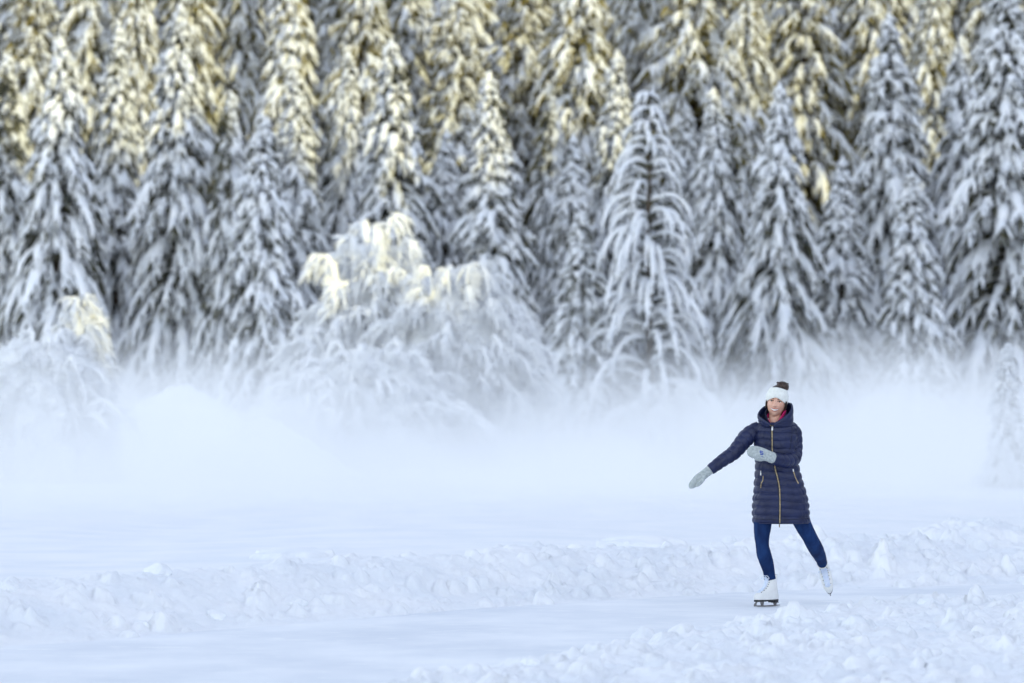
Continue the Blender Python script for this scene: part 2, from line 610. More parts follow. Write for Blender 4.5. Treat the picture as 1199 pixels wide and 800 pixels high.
def bush(seed, W, H, stems=90, arch=1.0, twigs=26, thick=1.0, core=0.0):
    """deciduous bush bowed down under frost and snow: many arching stems"""
    rng = np.random.default_rng(seed)
    sn, wd, st = Acc(), Acc(), Acc()
    K = 10
    s = np.linspace(0, 1, K)
    P, rad_, tw, tl = [], [], [], []
    for i in range(stems):
        az = rng.uniform(0, TAU)
        reach = W * 0.5 * rng.random() ** 0.6
        hh = H * (1 - 0.55 * (reach / (W * 0.5)) ** 2) * rng.uniform(0.70, 1.05)
        b0 = np.array([math.cos(az), math.sin(az)]) * reach * 0.25
        d = np.array([math.cos(az + rng.normal(0, 0.25)), math.sin(az + rng.normal(0, 0.25))])
        u = reach * (0.2 + 0.9 * s ** 1.3)
        over = arch * rng.uniform(0.2, 0.95)
        dz = hh * (np.sin(np.clip(s * (1.57 + over), 0, math.pi)))
        p = np.stack([b0[0] * (1 - s) + d[0] * u, b0[1] * (1 - s) + d[1] * u, dz - 0.1], 1)
        p += rng.normal(0, 0.018, p.shape) * s[:, None]
        P.append(p)
        for k in range(twigs):
            si = 0.30 + 0.69 * rng.random() ** 0.7
            q = np.array([np.interp(si, s, p[:, j]) for j in range(3)])
            l = rng.uniform(0.12, 0.46) * (0.6 + 0.4 * H / 3)
            aa = math.atan2(d[1], d[0]) + rng.normal(0, 0.6)
            t = np.linspace(0, 1, 5)
            tw.append(q[None] + np.stack([math.cos(aa) * l * t * 0.75, math.sin(aa) * l * t * 0.75, l * (rng.uniform(-0.2, 0.45) * t - (0.3 + 0.9 * rng.random()) * t ** 2)], 1))
            tl.append(l)
    P = np.array(P); N = len(P)
    rw = 0.022 * np.linspace(1.3, 0.35, K)[None] * np.ones((N, 1))
    tubes(st, P, rw, rw, 5)
    pr = np.array([0.15, 0.3, 0.5, 0.8, 1, 1.1, 1.1, 1, 0.8, 0.2])
    rs = thick * 0.05 * pr[None] * rng.uniform(0.6, 1.4, (N, K))
    tubes(sn, P, rs, rs, 6, 0.5)
    tw = np.array(tw); tl = np.array(tl); n2 = len(tw)
    r2 = thick * (0.010 + 0.020 * tl)[:, None] * np.array([0.8, 1, 1, 0.8, 0.15])[None] * rng.uniform(0.6, 1.4, (n2, 5))
    tubes(sn, tw, r2 * 1.1, r2, 5, 0.3)
    if core > 0:                       # snow packed between the bowed stems
        vv = VN(seed)
        for q in range(7):
            a_ = rng.uniform(0, TAU)
            cr_ = W * 0.5 * (0.0 if q == 0 else rng.uniform(0.25, 0.55))
            rx = W * 0.5 * core * (0.80 if q == 0 else rng.uniform(0.35, 0.55))
            hz = H * core * (0.90 if q == 0 else rng.uniform(0.45, 0.75))
            th = np.linspace(0, TAU, 61)[:-1]; ph = np.linspace(0.0, 1.0, 26)
            rr_ = np.sqrt(1 - ph[:, None] ** 2) ** 0.8 * np.ones((1, 60))
            nz = 1 + 0.18 * fbm(vv, np.cos(th)[None] * 2.5 + 9 + q, np.sin(th)[None] * 2.5 + ph[:, None] * 3.5, 4, 0.6)
            Vb = np.stack([math.cos(a_) * cr_ + rx * rr_ * nz * np.cos(th), math.sin(a_) * cr_ + rx * rr_ * nz * np.sin(th), (ph[:, None] * hz) * (0.8 + 0.2 * nz) - 0.1], -1)
            ii = np.arange(26 * 60).reshape(26, 60); jj = np.roll(ii, -1, 1)
            sn.add(Vb.reshape(-1, 3), np.stack([ii[:-1], jj[:-1], jj[1:], ii[1:]], -1).reshape(-1, 4))
            m_ = int(1500 * rx * (hz + rx))
            P0 = Vb[rng.integers(0, 25, m_), rng.integers(0, 60, m_)] + rng.normal(0, 0.03, (m_, 3))
            D = unit(np.stack([P0[:, 0], P0[:, 1], P0[:, 2] * 0], 1) * 0.8 + rng.normal(0, 0.45, (m_, 3)) + np.array([0, 0, -0.25])) * rng.uniform(0.08, 0.30, (m_, 1))
            tri_tufts(sn, P0, D, rng.uniform(0.010, 0.028, m_), rng)
    for rep in range(3):
        P0 = tw[np.arange(n2), rng.integers(1, 5, n2)] + rng.normal(0, 0.02, (n2, 3))
        D = unit(rng.normal(0, 1, (n2, 3)) + np.array([0, 0, -0.1])) * rng.uniform(0.05, 0.15, (n2, 1))
        tri_tufts(sn, P0, D, rng.uniform(0.007, 0.016, n2), rng)
    return st.mesh('stems'), sn.mesh('snow_load')


PROTO = {
    'a': ('spruce', spruce(21, 11, 2.25, 1.05, 0.36, 8, 1.15, 0.95)),
    'b': ('spruce', spruce(22, 11, 2.05, 0.85, 0.38, 9, 1.20, 1.0)),
    'c': ('spruce', spruce(23, 11, 2.45, 1.20, 0.36, 8, 1.10, 0.95)),
    'd': ('spruce', spruce(24, 8, 1.90, 0.80, 0.33, 9, 1.20, 1.0)),
    'e': ('spruce', spruce(25, 11, 2.70, 0.90, 0.40, 10, 1.10, 0.95, lift=0.25)),
    'f': ('spruce', spruce(26, 11, 1.90, 1.30, 0.34, 8, 1.05, 0.9)),
    'g': ('spruce', spruce(27, 4, 0.95, 0.55, 0.15, 7, 0.95, frosty=1.0, low=0.1)),
    'h': ('spruce', spruce(28, 11, 2.25, 1.00, 0.33, 8, 0.80, 1.0)),
    'k': ('spruce', spruce(29, 11, 2.05, 1.15, 0.31, 9, 0.72, 1.0)),
    'm': ('spruce', spruce(30, 11, 2.55, 0.85, 0.36, 9, 0.85, 1.0, lift=0.3)),
    'l': ('larch', arch_tree(31, 9, 2.2)),
}
PH = {'h': 11, 'k': 11, 'm': 11, 'a': 11, 'b': 11, 'c': 11, 'd': 8, 'e': 11, 'f': 11, 'g': 4, 'l': 9}
used = {}


def plant(kind, px, tip_py, d, label, group, wide=1.0, rot=None, cat='spruce tree', min_h=0):
    fam, ms = PROTO[kind]
    x = (px - 599.5) * d / FPX
    zb = gz_at(x, d)
    ztip = EYE + (HORIZ - tip_py) * d / FPX
    h = max(ztip - zb, min_h)
    k = h / PH[kind]
    nm = {'spruce': 'spruce_tree', 'larch': 'larch_tree'}[fam]
    if kind not in used:
        root = empty(nm)
        parts = []
        for pn, me, m in zip(('trunk', 'crown', 'snow_load'), ms, (M['bark'], M['needle'], M['tree_snow'])):
            if len(me.vertices) == 0: continue
            parts.append(obj(pn, me, m, root))
        used[kind] = (root, parts)
    else:
        src, sp = used[kind]
        root = src.copy()
        COL.objects.link(root)
        for p in sp:
            c = p.copy()
            COL.objects.link(c)
            c.parent = root
    root.location = (x, d, zb)
    root.rotation_euler = (0, 0, rot if rot is not None else (px * 0.7310) % TAU)
    root.scale = (k * wide, k * wide, k)
    for key in ('label', 'category', 'group'):
        if key in root: del root[key]
    tag(root, label, cat, group)
    return root


G1 = 'snow-laden spruces at the forest edge'
FRONT = [
    # kind, tip px, tip py, distance, widen, label
    ('c', 72, 40, 101, 1.0, 'tall spruce with long hanging snowy boughs at far left, its crown golden on the right'),
    ('b', 134, 22, 106, 0.85, 'narrow spruce with a pointed snowy tip, second from the left above the round bush'),
    ('e', 207, 2, 102, 0.80, 'tall drooping spruce standing right behind the low snow mound'),
    ('f', 262, 105, 100, 0.85, 'slim spruce squeezed between the tall drooping one and one with a white cap'),
    ('a', 313, 130, 98.5, 1.05, 'blue shaded spruce with a bright white cap on its tip, right of the snow mound'),
    ('b', 352, 66, 104, 0.9, 'spruce with dense snow-weighted boughs behind the white-capped one'),
    ('f', 405, 60, 107, 1.0, 'slender spruce with streaming boughs, left of the broad one with sunlit shoulder'),
    ('a', 466, 44, 103, 1.1, 'broad spruce with sunlit right shoulder behind the frosted twin-topped sapling'),
    ('b', 583, 82, 101, 1.05, 'spruce with a bright sunlit right flank above the big frosted thicket'),
    ('d', 522, 150, 106, 0.9, 'half hidden spruce in shade between two trees with sunlit flanks'),
    ('f', 640, 110, 108, 0.9, 'thin spruce directly left of the small narrow spruce near the middle'),
    ('d', 669, 155, 103, 0.8, 'small narrow spruce in shade behind the low bushy spruce near the middle'),
    ('d', 681, 246, 95, 1.05, 'low bushy spruce in blue shade, left of the tree with arching boughs'),
    ('b', 716, 58, 107, 0.9, 'sunlit tipped spruce rising just left of the arching larch'),
    ('e', 805, 120, 109, 0.8, 'shaded spruce filling the gap right of the arching larch'),
    ('f', 850, 102, 103, 1.05, 'slim spruce lit bright along its right edge, left of the broad one behind the skater'),
    ('c', 915, 96, 98, 1.0, 'broad spruce hung with heavy snow straight above the skater'),
    ('d', 986, 182, 101, 0.9, 'short spruce with bowed snowy tip to the right of the broad one above the skater'),
    ('e', 1042, 14, 104, 0.9, 'large rounded spruce in cool shade at upper right'),
    ('a', 1070, 200, 96, 1.15, 'front spruce on the right with boughs hanging into the mist'),
    ('c', 1125, 40, 106, 0.95, 'dark spruce with sweeping boughs behind the front one on the right'),
    ('e', 1178, -30, 99, 0.95, 'darkest and biggest spruce at the right edge of the forest'),
    ('f', 5, 60, 104, 1.2, 'spruce cut off by the left edge of the picture'),
]
for kind, px, py, d, w, lab in FRONT:
    plant(kind, px, py, d, lab, G1, w * 1.12)
plant('l', 760, 96, 94.5, 'snow-lined larch with long thin boughs arching down on both sides', G1, 1.0, 0.6, 'larch tree')
plant('g', 1181, 402, 62, 'small frost-white spruce standing alone in the mist at far right', G1, 1.0, None, 'spruce tree')
ORD = ['first', 'second', 'third', 'fourth', 'fifth', 'sixth', 'seventh', 'eighth', 'ninth', 'tenth', 'eleventh', 'twelfth',
       'thirteenth', 'fourteenth', 'fifteenth', 'sixteenth', 'seventeenth', 'eighteenth', 'nineteenth', 'twentieth']
rng = np.random.default_rng(77)
ROWS = [(113, 66, 'lowest row of snowy spruces behind the forest edge', (9.5, 12.5)),
        (121, 70, 'second lowest row of snowy spruces on the slope', (9.5, 12.5)),
        (130, 74, 'second highest row of snowy spruces on the slope', (9.0, 12.0)),
        (139, 78, 'highest row of snowy spruces on the slope', (9.0, 12.0))]
for d, gap, where, (h0, h1) in ROWS:
    px = 8 + rng.uniform(0, 30)
    lst = []
    while px < 1195:
        lst.append(px)
        px += gap * rng.uniform(0.8, 1.2)
    for i, px in enumerate(lst + [-45, -110, -180, 1245, 1310, 1385]):
        dd = d + rng.uniform(-2.5, 2.5)
        h = rng.uniform(h0, h1)
        x = (px - 599.5) * dd / FPX
        py = HORIZ - (gz_at(x, dd) + h - EYE) * FPX / dd
        t_ = plant('hkmhkmhkmb'[rng.integers(0, 10)], px, py, dd, ('%s from left in the %s' % (ORD[i], where)) if 0 < px < 1199 else
                   'spruce outside the %s picture edge, in the %s' % ('left' if px < 0 else 'right', where.replace('of snowy spruces ', '')),
              'spruces up the wooded slope', rng.uniform(1.0, 1.25), rng.uniform(0, TAU))
        for ch in t_.children:               # golden sunlight is painted into the crown colour of the upper slope trees
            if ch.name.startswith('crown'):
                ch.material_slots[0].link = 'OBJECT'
                ch.material_slots[0].material = M['needle_sun_tint']

# bushes
def plant_bush(ms, px, py_top, d, H, label, rot=0.0, name='bush', w=1.0):
    root = empty(name)
    for pn, me, m in zip(('stems', 'snow_load'), ms, (M['bark'], M['frost'])):
        obj(pn, me, m, root)
    x = (px - 599.5) * d / FPX
    zb = gz_at(x, d)
    ztip = EYE + (HORIZ - py_top) * d / FPX
    k = (ztip - zb) / H
    root.location = (x, d, zb)
    root.scale = (k * w, k * w, k)
    root.rotation_euler = (0, 0, rot)
    tag(root, label, 'bush', 'frosted bushes on the lake shore')


plant_bush(bush(41, 3.2, 3.0, 80, 0.9, 9, 1.0, 1.0), 48, 376, 66, 3.0, 'wide dome of a bush smothered in snow at the left edge', 0.0, 'bush', 1.08)
plant_bush(bush(42, 1.35, 3.3, 60, 0.35, 26, 1.0, 0.85), 92, 350, 67, 3.2, 'upright sunlit tuft of frosted twigs rising out of the snowy dome bush')
plant_bush(bush(43, 3.2, 5.0, 60, 0.8, 40, 1.4, 0.80), 436, 238, 84, 5.0, 'frosted sapling with sunlit twin tops left of the thicket')
plant_bush(bush(44, 4.6, 4.2, 190, 0.8, 30, 1.0, 0.92), 536, 294, 82, 4.2, 'largest frosted thicket of fine twigs near the middle', 0.0, 'bush', 0.86)
plant_bush(bush(45, 4.4, 2.5, 120, 1.1, 22, 1.0, 0.92), 432, 388, 79, 2.5, 'low bowed bush spreading left of the largest thicket')
plant_bush(bush(46, 3.2, 2.2, 80, 1.25, 20, 1.0, 0.92), 365, 428, 78, 2.2, 'lowest bowed bush beside the snow mound, dipping into the mist')
plant_bush(bush(47, 3.0, 2.2, 70, 1.2, 28, 0.9), 785, 440, 88, 2.2, 'low frosted bush at the foot of the arching larch', )
plant_bush(bush(48, 2.6, 1.8, 60, 1.1, 26, 0.9), 905, 452, 88, 1.8, 'small pale bush fading in the mist behind the skater')
plant_bush(bush(49, 2.6, 1.6, 60, 1.1, 26, 0.9), 1040, 456, 86, 1.6, 'small pale bush fading in the mist at the foot of the front right spruce')

# snow mound with a soft ridge
def mound(px, py, d, halfw_px, label, seed):
    cx, _, ztop = at_px(px, py, d)
    zb = gz_at(cx, d)
    h = ztop - zb
    w = halfw_px * d / FPX
    u = np.linspace(-1, 1, 70)
    v = np.linspace(-1, 1, 50)
    U, V = np.meshgrid(u, v, indexing='ij')
    vv = VN(seed)
    ridge = np.clip(1 - (np.sqrt(U * U + 0.02) - 0.141) / 0.87, 0, 1) * 0.75 + 0.25 * np.cos(U * math.pi / 2) ** 2
    body = ridge * np.clip(1 - V ** 2, 0, 1) ** 0.6
    z = h * body * (1 + 0.22 * fbm(vv, U * 3.1 + 5, V * 3, 5, 0.55)) - 0.15 * (1 - body)
    P = np.stack([U * w * 1.1, V * 2.4, z], -1).reshape(-1, 3)
    idx = np.arange(70 * 50).reshape(70, 50)
    Qs = np.stack([idx[:-1, :-1], idx[1:, :-1], idx[1:, 1:], idx[:-1, 1:]], -1).reshape(-1, 4)
    o = obj('snow_mound', mesh_np('snow_mound', P, Qs), M['snow'])
    o.location = (cx, d, zb)
    tag(o, label, 'snow mound', 'drifted snow mounds on the shore')


mound(214, 455, 73, 150, 'peaked snow mound between the dome bush and the bowed bushes', 5)
mound(312, 492, 70, 120, 'flat snow mound in front of the peaked one, faint in the mist', 6)
mound(0, 480, 78, 110, 'low snow mound in front of the dome bush at the left edge', 7)

# ------------------------------------------------------------------ the skater
SKX = (896 - 599.5) * SKD / FPX
PXM = FPX / SKD                       # photo pixels per metre at the skater
skater = empty('person', (SKX, SKD, 0))
tag(skater, 'person gliding on one skate in a navy quilted coat, jeans, white headband and grey mittens', 'person')


def pp(px, py, dy=0.0):
    d = SKD + dy
    return np.array([(px - 599.5) * d / FPX - SKX, dy, EYE + (HORIZ - py) * d / FPX])


M['skin'] = noise_mat('skin', (0.64, 0.35, 0.255), (0.74, 0.445, 0.335), 22, 0.5, spec=0.35, sss=0.12)
M['coat'] = noise_mat('coat', (0.004, 0.008, 0.042), (0.008, 0.015, 0.066), 9, 0.45, 0.4, 26, 0.012, spec=0.4)
M['coat_dark'] = noise_mat('coat_lining', (0.006, 0.009, 0.028), (0.012, 0.016, 0.042), 14, 0.6, 0.3, 40, 0.006)
M['denim'] = noise_mat('denim', (0.004, 0.015, 0.066), (0.010, 0.036, 0.125), 11, 0.8, 0.35, 60, 0.004, spec=0.15, stretch=(1, 1, 0.45))
M['wool_white'] = noise_mat('white_wool', (0.70, 0.72, 0.68), (0.82, 0.83, 0.80), 40, 0.9, 0.6, 120, 0.004, spec=0.1, sheen=0.3)
M['wool_grey'] = noise_mat('grey_wool', (0.30, 0.34, 0.35), (0.50, 0.54, 0.54), 70, 0.95, 0.8, 130, 0.005, spec=0.1, sheen=0.3)
M['hair'] = noise_mat('hair', (0.014, 0.008, 0.006), (0.060, 0.028, 0.017), 26, 0.45, 0.6, 50, 0.006, stretch=(1, 0.3, 1), spec=0.5)
M['gold'] = noise_mat('gold_zip', (0.25, 0.19, 0.11), (0.40, 0.32, 0.19), 60, 0.4, metal=0.5, spec=0.6)
M['silver'] = noise_mat('silver_pull', (0.55, 0.55, 0.55), (0.75, 0.75, 0.75), 60, 0.35, metal=0.6)
M['boot'] = noise_mat('white_leather', (0.70, 0.70, 0.69), (0.80, 0.80, 0.79), 12, 0.45, 0.2, 30, 0.004, spec=0.4)
M['sole'] = noise_mat('black_sole', (0.012, 0.012, 0.014), (0.03, 0.03, 0.032), 20, 0.5)
M['steel'] = noise_mat('steel', (0.16, 0.15, 0.15), (0.30, 0.29, 0.28), 20, 0.35, metal=0.8)
M['lace'] = noise_mat('pale_lace', (0.56, 0.64, 0.80), (0.70, 0.75, 0.86), 40, 0.8)
M['pink'] = noise_mat('pink_fabric', (0.55, 0.015, 0.13), (0.70, 0.03, 0.19), 30, 0.8)
M['eye_white'] = noise_mat('eye_white', (0.62, 0.60, 0.58), (0.7, 0.68, 0.66), 30, 0.3)
M['iris'] = noise_mat('iris', (0.02, 0.012, 0.008), (0.05, 0.03, 0.02), 60, 0.2)
M['lip'] = noise_mat('lip', (0.42, 0.13, 0.11), (0.50, 0.17, 0.15), 40, 0.4)
M['tooth'] = noise_mat('tooth', (0.70, 0.67, 0.63), (0.76, 0.73, 0.69), 40, 0.3)
M['brow'] = noise_mat('brow', (0.05, 0.025, 0.015), (0.10, 0.05, 0.03), 60, 0.8)
M['blue_mark'] = noise_mat('blue_thread', (0.03, 0.06, 0.30), (0.05, 0.09, 0.38), 60, 0.9)


def ring_loft(acc, C, A, B, N=32, disp=None, cap=True, expo=1.0):
    """rings with centres C and half axes A, B (vectors); disp(theta, i) multiplies the radius"""
    C, A, B = map(np.asarray, (C, A, B))
    m = len(C)
    th = np.arange(N) / N * TAU
    c, s = np.cos(th), np.sin(th)
    c = np.sign(c) * np.abs(c) ** expo
    s = np.sign(s) * np.abs(s) ** expo
    k = np.ones((m, N)) if disp is None else disp(th[None, :], np.arange(m)[:, None])
    V = C[:, None, :] + A[:, None, :] * (c[None] * k)[..., None] + B[:, None, :] * (s[None] * k)[..., None]
    idx = np.arange(m * N).reshape(m, N)
    nx = np.roll(idx, -1, 1)
    Q = np.stack([idx[:-1], nx[:-1], nx[1:], idx[1:]], -1).reshape(-1, 4)
    V = V.reshape(-1, 3)
    T = None
    if cap:
        V = np.concatenate([V, C[:1], C[-1:]])
        a, b = m * N, m * N + 1
        T = np.concatenate([np.stack([np.full(N, a), nx[0], idx[0]], 1), np.stack([np.full(N, b), idx[-1], nx[-1]], 1)])
    acc.add(V, Q, T)


def limb(acc, rows, n=40, N=28, disp=None, depth=1.0, cap=True):
    """rows: (px, py, dy, half width px[, depth half px])"""
    rows = [tuple(r) if len(r) == 5 else tuple(r) + (r[3] * depth,) for r in rows]
    D = np.array([np.concatenate([pp(r[0], r[1], r[2]), [r[3] / PXM, r[4] / PXM]]) for r in rows])
    D = cat_rom(D, n)
    C = D[:, :3]
    T = unit(np.gradient(C, axis=0))
    A = np.stack([-T[:, 2], 0 * T[:, 0], T[:, 0]], 1)
    bad = np.linalg.norm(A, axis=1) < 0.05
    A[bad] = (1, 0, 0)
    A = unit(A)
    B = unit(np.cross(T, A))
    L = np.concatenate([[0], np.cumsum(np.linalg.norm(np.diff(C, axis=0), axis=1))])
    f = None if disp is None else (lambda th, i: disp(th, L[i]))
    ring_loft(acc, C, A * D[:, 3:4], B * D[:, 4:5], N, f, cap)
    return C, A, B, L


def ellipsoid(acc, c, r, nu=24, nv=14, fn=None):
    v = np.linspace(0.02, math.pi - 0.02, nv)
    C, A, B = [], [], []
    for a in v:
        C.append((c[0], c[1], c[2] - r[2] * math.cos(a)))
        A.append((r[0] * math.sin(a), 0, 0))
        B.append((0, r[1] * math.sin(a), 0))
    ring_loft(acc, np.array(C), np.array(A), np.array(B), nu, fn)


# ---- head
HC = pp(909.2, 471.2, -0.02)
ROLL, YAW = R(8), R(9)
Ry = np.array([[math.cos(ROLL), 0, math.sin(ROLL)], [0, 1, 0], [-math.sin(ROLL), 0, math.cos(ROLL)]])
Rz = np.array([[math.cos(YAW), math.sin(YAW), 0], [-math.sin(YAW), math.cos(YAW), 0], [0, 0, 1]])
HR = Ry @ Rz


def hd(p):
    """head-local point(s) (front is -y) to person space"""
    return np.asarray(p) @ HR.T + HC


def head_points(nlat=90, nlon=140):
    la = np.linspace(-math.pi / 2 + 0.01, math.pi / 2 - 0.01, nlat)
    lo = np.arange(nlon) / nlon * TAU
    LA, LO = np.meshgrid(la, lo, indexing='ij')
    nx_, ny_, nz_ = np.cos(LA) * np.sin(LO), -np.cos(LA) * np.cos(LO), np.sin(LA)
    x, y, z = 0.070 * nx_, 0.094 * ny_, 0.117 * nz_
    t = np.clip(-nz_, 0, 1)
    x = x * (1 - 0.15 * t - 0.30 * t ** 3)
    # squarer lower face so that the chin has width
    k = np.sqrt(np.clip(1 - t ** 3.2, 0, 1)) / np.maximum(np.sqrt(np.clip(1 - t ** 2, 0, 1)), 1e-3)
    k = np.where(nz_ < 0, np.minimum(k, 1.45), 1)
    x = x * k
    y = np.where(y < 0, y * k, y * (1 - 0.35 * t))
    y = np.where(y < 0, y * (1 - 0.10 * t ** 2), y)
    fr = (ny_ < 0.1) * 1.0
    g = lambda cx, cz, sx, sz: np.exp(-((x - cx) / sx) ** 2 - ((z - cz) / sz) ** 2) * fr
    d = np.zeros_like(x)
    prof = np.clip((0.018 - z) / 0.050, 0, 1) * sstep(-0.042, -0.031, z)
    d += (0.004 + 0.022 * prof) * np.exp(-(x / (0.008 + 0.006 * prof)) ** 2) * (prof > 0) * fr
    d += 0.006 * (g(0.011, -0.033, 0.006, 0.006) + g(-0.011, -0.033, 0.006, 0.006))
    d -= 0.011 * (g(0.029, 0.006, 0.016, 0.011) + g(-0.029, 0.006, 0.016, 0.011))
    d += 0.004 * (g(0.030, 0.022, 0.020, 0.007) + g(-0.030, 0.022, 0.020, 0.007))
    d += 0.008 * (g(0.037, -0.028, 0.016, 0.016) + g(-0.037, -0.028, 0.016, 0.016))
    d -= 0.003 * (g(0.036, -0.055, 0.007, 0.016) + g(-0.036, -0.055, 0.007, 0.016))
    d += 0.003 * g(0, -0.056, 0.028, 0.018)
    d += 0.007 * g(0, -0.102, 0.020, 0.014)
    d -= 0.004 * g(0, -0.079, 0.022, 0.007)
    y = y - d
    # ears
    ear = np.exp(-((y - 0.012) / 0.016) ** 2 - ((z + 0.005) / 0.030) ** 2)
    x = x + np.sign(x) * 0.011 * ear
    return np.stack([x, y, z], -1)


hp = head_points()
nlat, nlon = hp.shape[:2]
idx = np.arange(nlat * nlon).reshape(nlat, nlon)
nxi = np.roll(idx, -1, 1)
hQ = np.stack([idx[:-1], nxi[:-1], nxi[1:], idx[1:]], -1).reshape(-1, 4)
hV = np.concatenate([hp.reshape(-1, 3), [[0, hp[0, :, 1].mean(), hp[0, :, 2].mean()]], [[0, 0, hp[-1, :, 2].mean()]]])
nh = nlat * nlon
hT = np.concatenate([np.stack([np.full(nlon, nh), nxi[0], idx[0]], 1), np.stack([np.full(nlon, nh + 1), idx[-1], nxi[-1]], 1)])
head_bvh = BVHTree.FromPolygons([tuple(v) for v in hV], [tuple(q) for q in hQ])


def face_y(x, z):
    h = head_bvh.ray_cast(Vector((x, -0.4, z)), Vector((0, 1, 0)))
    return h[0].y if h[0] else -0.08


# ---- one continuous body
body_acc = Acc()
body_acc.add(hd(hV), hQ, hT)
limb(body_acc, [(908.5, 478, -0.005, 7.2), (907.5, 488, -0.012, 7.0), (907, 495, -0.012, 7.6), (907.5, 503, 0.0, 9)], 14, 32)
# trunk
tor = [(612 - 24, 914, 20, 0.10), (570, 913, 21, 0.115), (550, 910, 17, 0.095), (530, 909, 19, 0.10), (510, 908, 21, 0.105), (501, 908, 20, 0.09), (495, 908, 11, 0.06)]
tr_ = cat_rom(np.array([(pp(c, y, 0)[0], pp(c, y, 0)[2], a / PXM, b) for y, c, a, b in tor]), 30)
ring_loft(body_acc, np.stack([tr_[:, 0], 0 * tr_[:, 0], tr_[:, 1]], 1), np.stack([tr_[:, 2], 0 * tr_[:, 0], 0 * tr_[:, 0]], 1),
          np.stack([0 * tr_[:, 0], tr_[:, 3], 0 * tr_[:, 0]], 1), 32)
armR = [(890, 500, 0, 8), (875, 511.5, -0.01, 10), (860, 529.3, -0.03, 8.6), (848, 538, -0.04, 7.7), (838, 545.3, -0.05, 6.9), (831.5, 550.2, -0.055, 6.1)]
armL = [(924, 499, 0.0, 7), (930, 506, 0.01, 8), (931.5, 516, 0.02, 7.9), (931.2, 527, 0.0, 8.2), (929, 536.5, -0.06, 8.5), (921, 539.6, -0.14, 8.2),
        (912.5, 538.6, -0.20, 7.3), (905, 536.6, -0.235, 6.8)]
limb(body_acc, [(r[0], r[1], r[2], r[3] * 0.58) for r in armR], 24, 20)
limb(body_acc, [(r[0], r[1], r[2], r[3] * 0.58) for r in armL], 30, 20)
# hands: palm, four fingers and a thumb, inside the mittens
for base, tip, dyb, dyt, half in (((832, 550), (808.5, 570), -0.055, -0.065, 4.2), ((906, 536.5), (876.5, 529.2), -0.235, -0.235, 4.6)):
    a, b = np.array(base), np.array(tip)
    u = (b - a) / np.linalg.norm(b - a); nrm = np.array([-u[1], u[0]])
    P = lambda t: tuple(a + (b - a) * t)
    limb(body_acc, [(*P(0), dyb, 3.4, 3.0), (*P(0.3), dyb, half, 2.6), (*P(0.58), dyt, half * 0.95, 2.2)], 10, 16)
    for k, ln in zip((-1.5, -0.5, 0.5, 1.5), (0.88, 0.97, 0.95, 0.85)):
        o_ = nrm * k * half * 0.42
        q = lambda t: tuple(a + (b - a) * t + o_)
        limb(body_acc, [(*q(0.5), dyt, 1.25), (*q(0.7), dyt - 0.004, 1.2), (*q(ln), dyt - 0.001, 0.8)], 8, 10)
    s_ = 1 if base[0] < 850 else -1
    q0 = a + (b - a) * 0.25 - nrm * half * 0.3 * s_
    q1 = a + (b - a) * 0.58 - nrm * half * 0.55 * s_
    limb(body_acc, [(*q0, dyb - 0.012, 1.7), (*((q0 + q1) / 2 - nrm * 0.8 * s_), dyb - 0.02, 1.5), (*q1, dyt - 0.02, 1.1)], 8, 10)
legR = [(899, 585, 0.0, 11), (893.3, 604, -0.01, 10.9), (892.8, 615, -0.03, 10.4), (892, 628, -0.05, 8.9), (892.6, 639, -0.06, 7.9), (894.4, 649, -0.045, 8.6), (897.4, 659, -0.02, 8.0), (899.8, 668, 0.0, 7.0), (901.3, 678, 0.01, 6.7)]
legL = [(930, 585, 0.0, 11.5), (936, 604, 0.01, 11), (939.5, 613, 0.03, 10.2), (944.4, 622.5, 0.045, 9.3), (949, 631, 0.07, 8.8), (954, 640.5, 0.16, 8.8), (958, 648, 0.25, 8.0), (961, 655, 0.33, 6.6), (962.8, 660, 0.38, 6.2)]
limb(body_acc, [(r[0], r[1], r[2], r[3] * 0.82) for r in legR[:-1]] + [(901.3, 678, 0.01, 4.6)] + [(901.6, 688, 0.012, 3.6), (901.0, 695, 0.0, 3.6), (899, 699, -0.03, 3.0)], 40, 24)
limb(body_acc, [(r[0], r[1], r[2], r[3] * 0.82) for r in legL[:-2]] + [(961, 655, 0.33, 4.6), (963, 660, 0.39, 4.0), (965.3, 666, 0.47, 3.4), (966.5, 673, 0.47, 3.0)], 40, 24)
tmp = obj('body_tmp', body_acc.mesh('body_tmp'), M['skin'])
rm = tmp.modifiers.new('rm', 'REMESH')
rm.mode = 'VOXEL'
rm.voxel_size = 0.0042
rm.use_smooth_shade = True
dg = bpy.context.evaluated_depsgraph_get()
bme = bpy.data.meshes.new_from_object(tmp.evaluated_get(dg))
bme.name = 'body'
bpy.data.objects.remove(tmp)
for p in bme.polygons: p.use_smooth = True
body = obj('body', bme, M['skin'], skater)

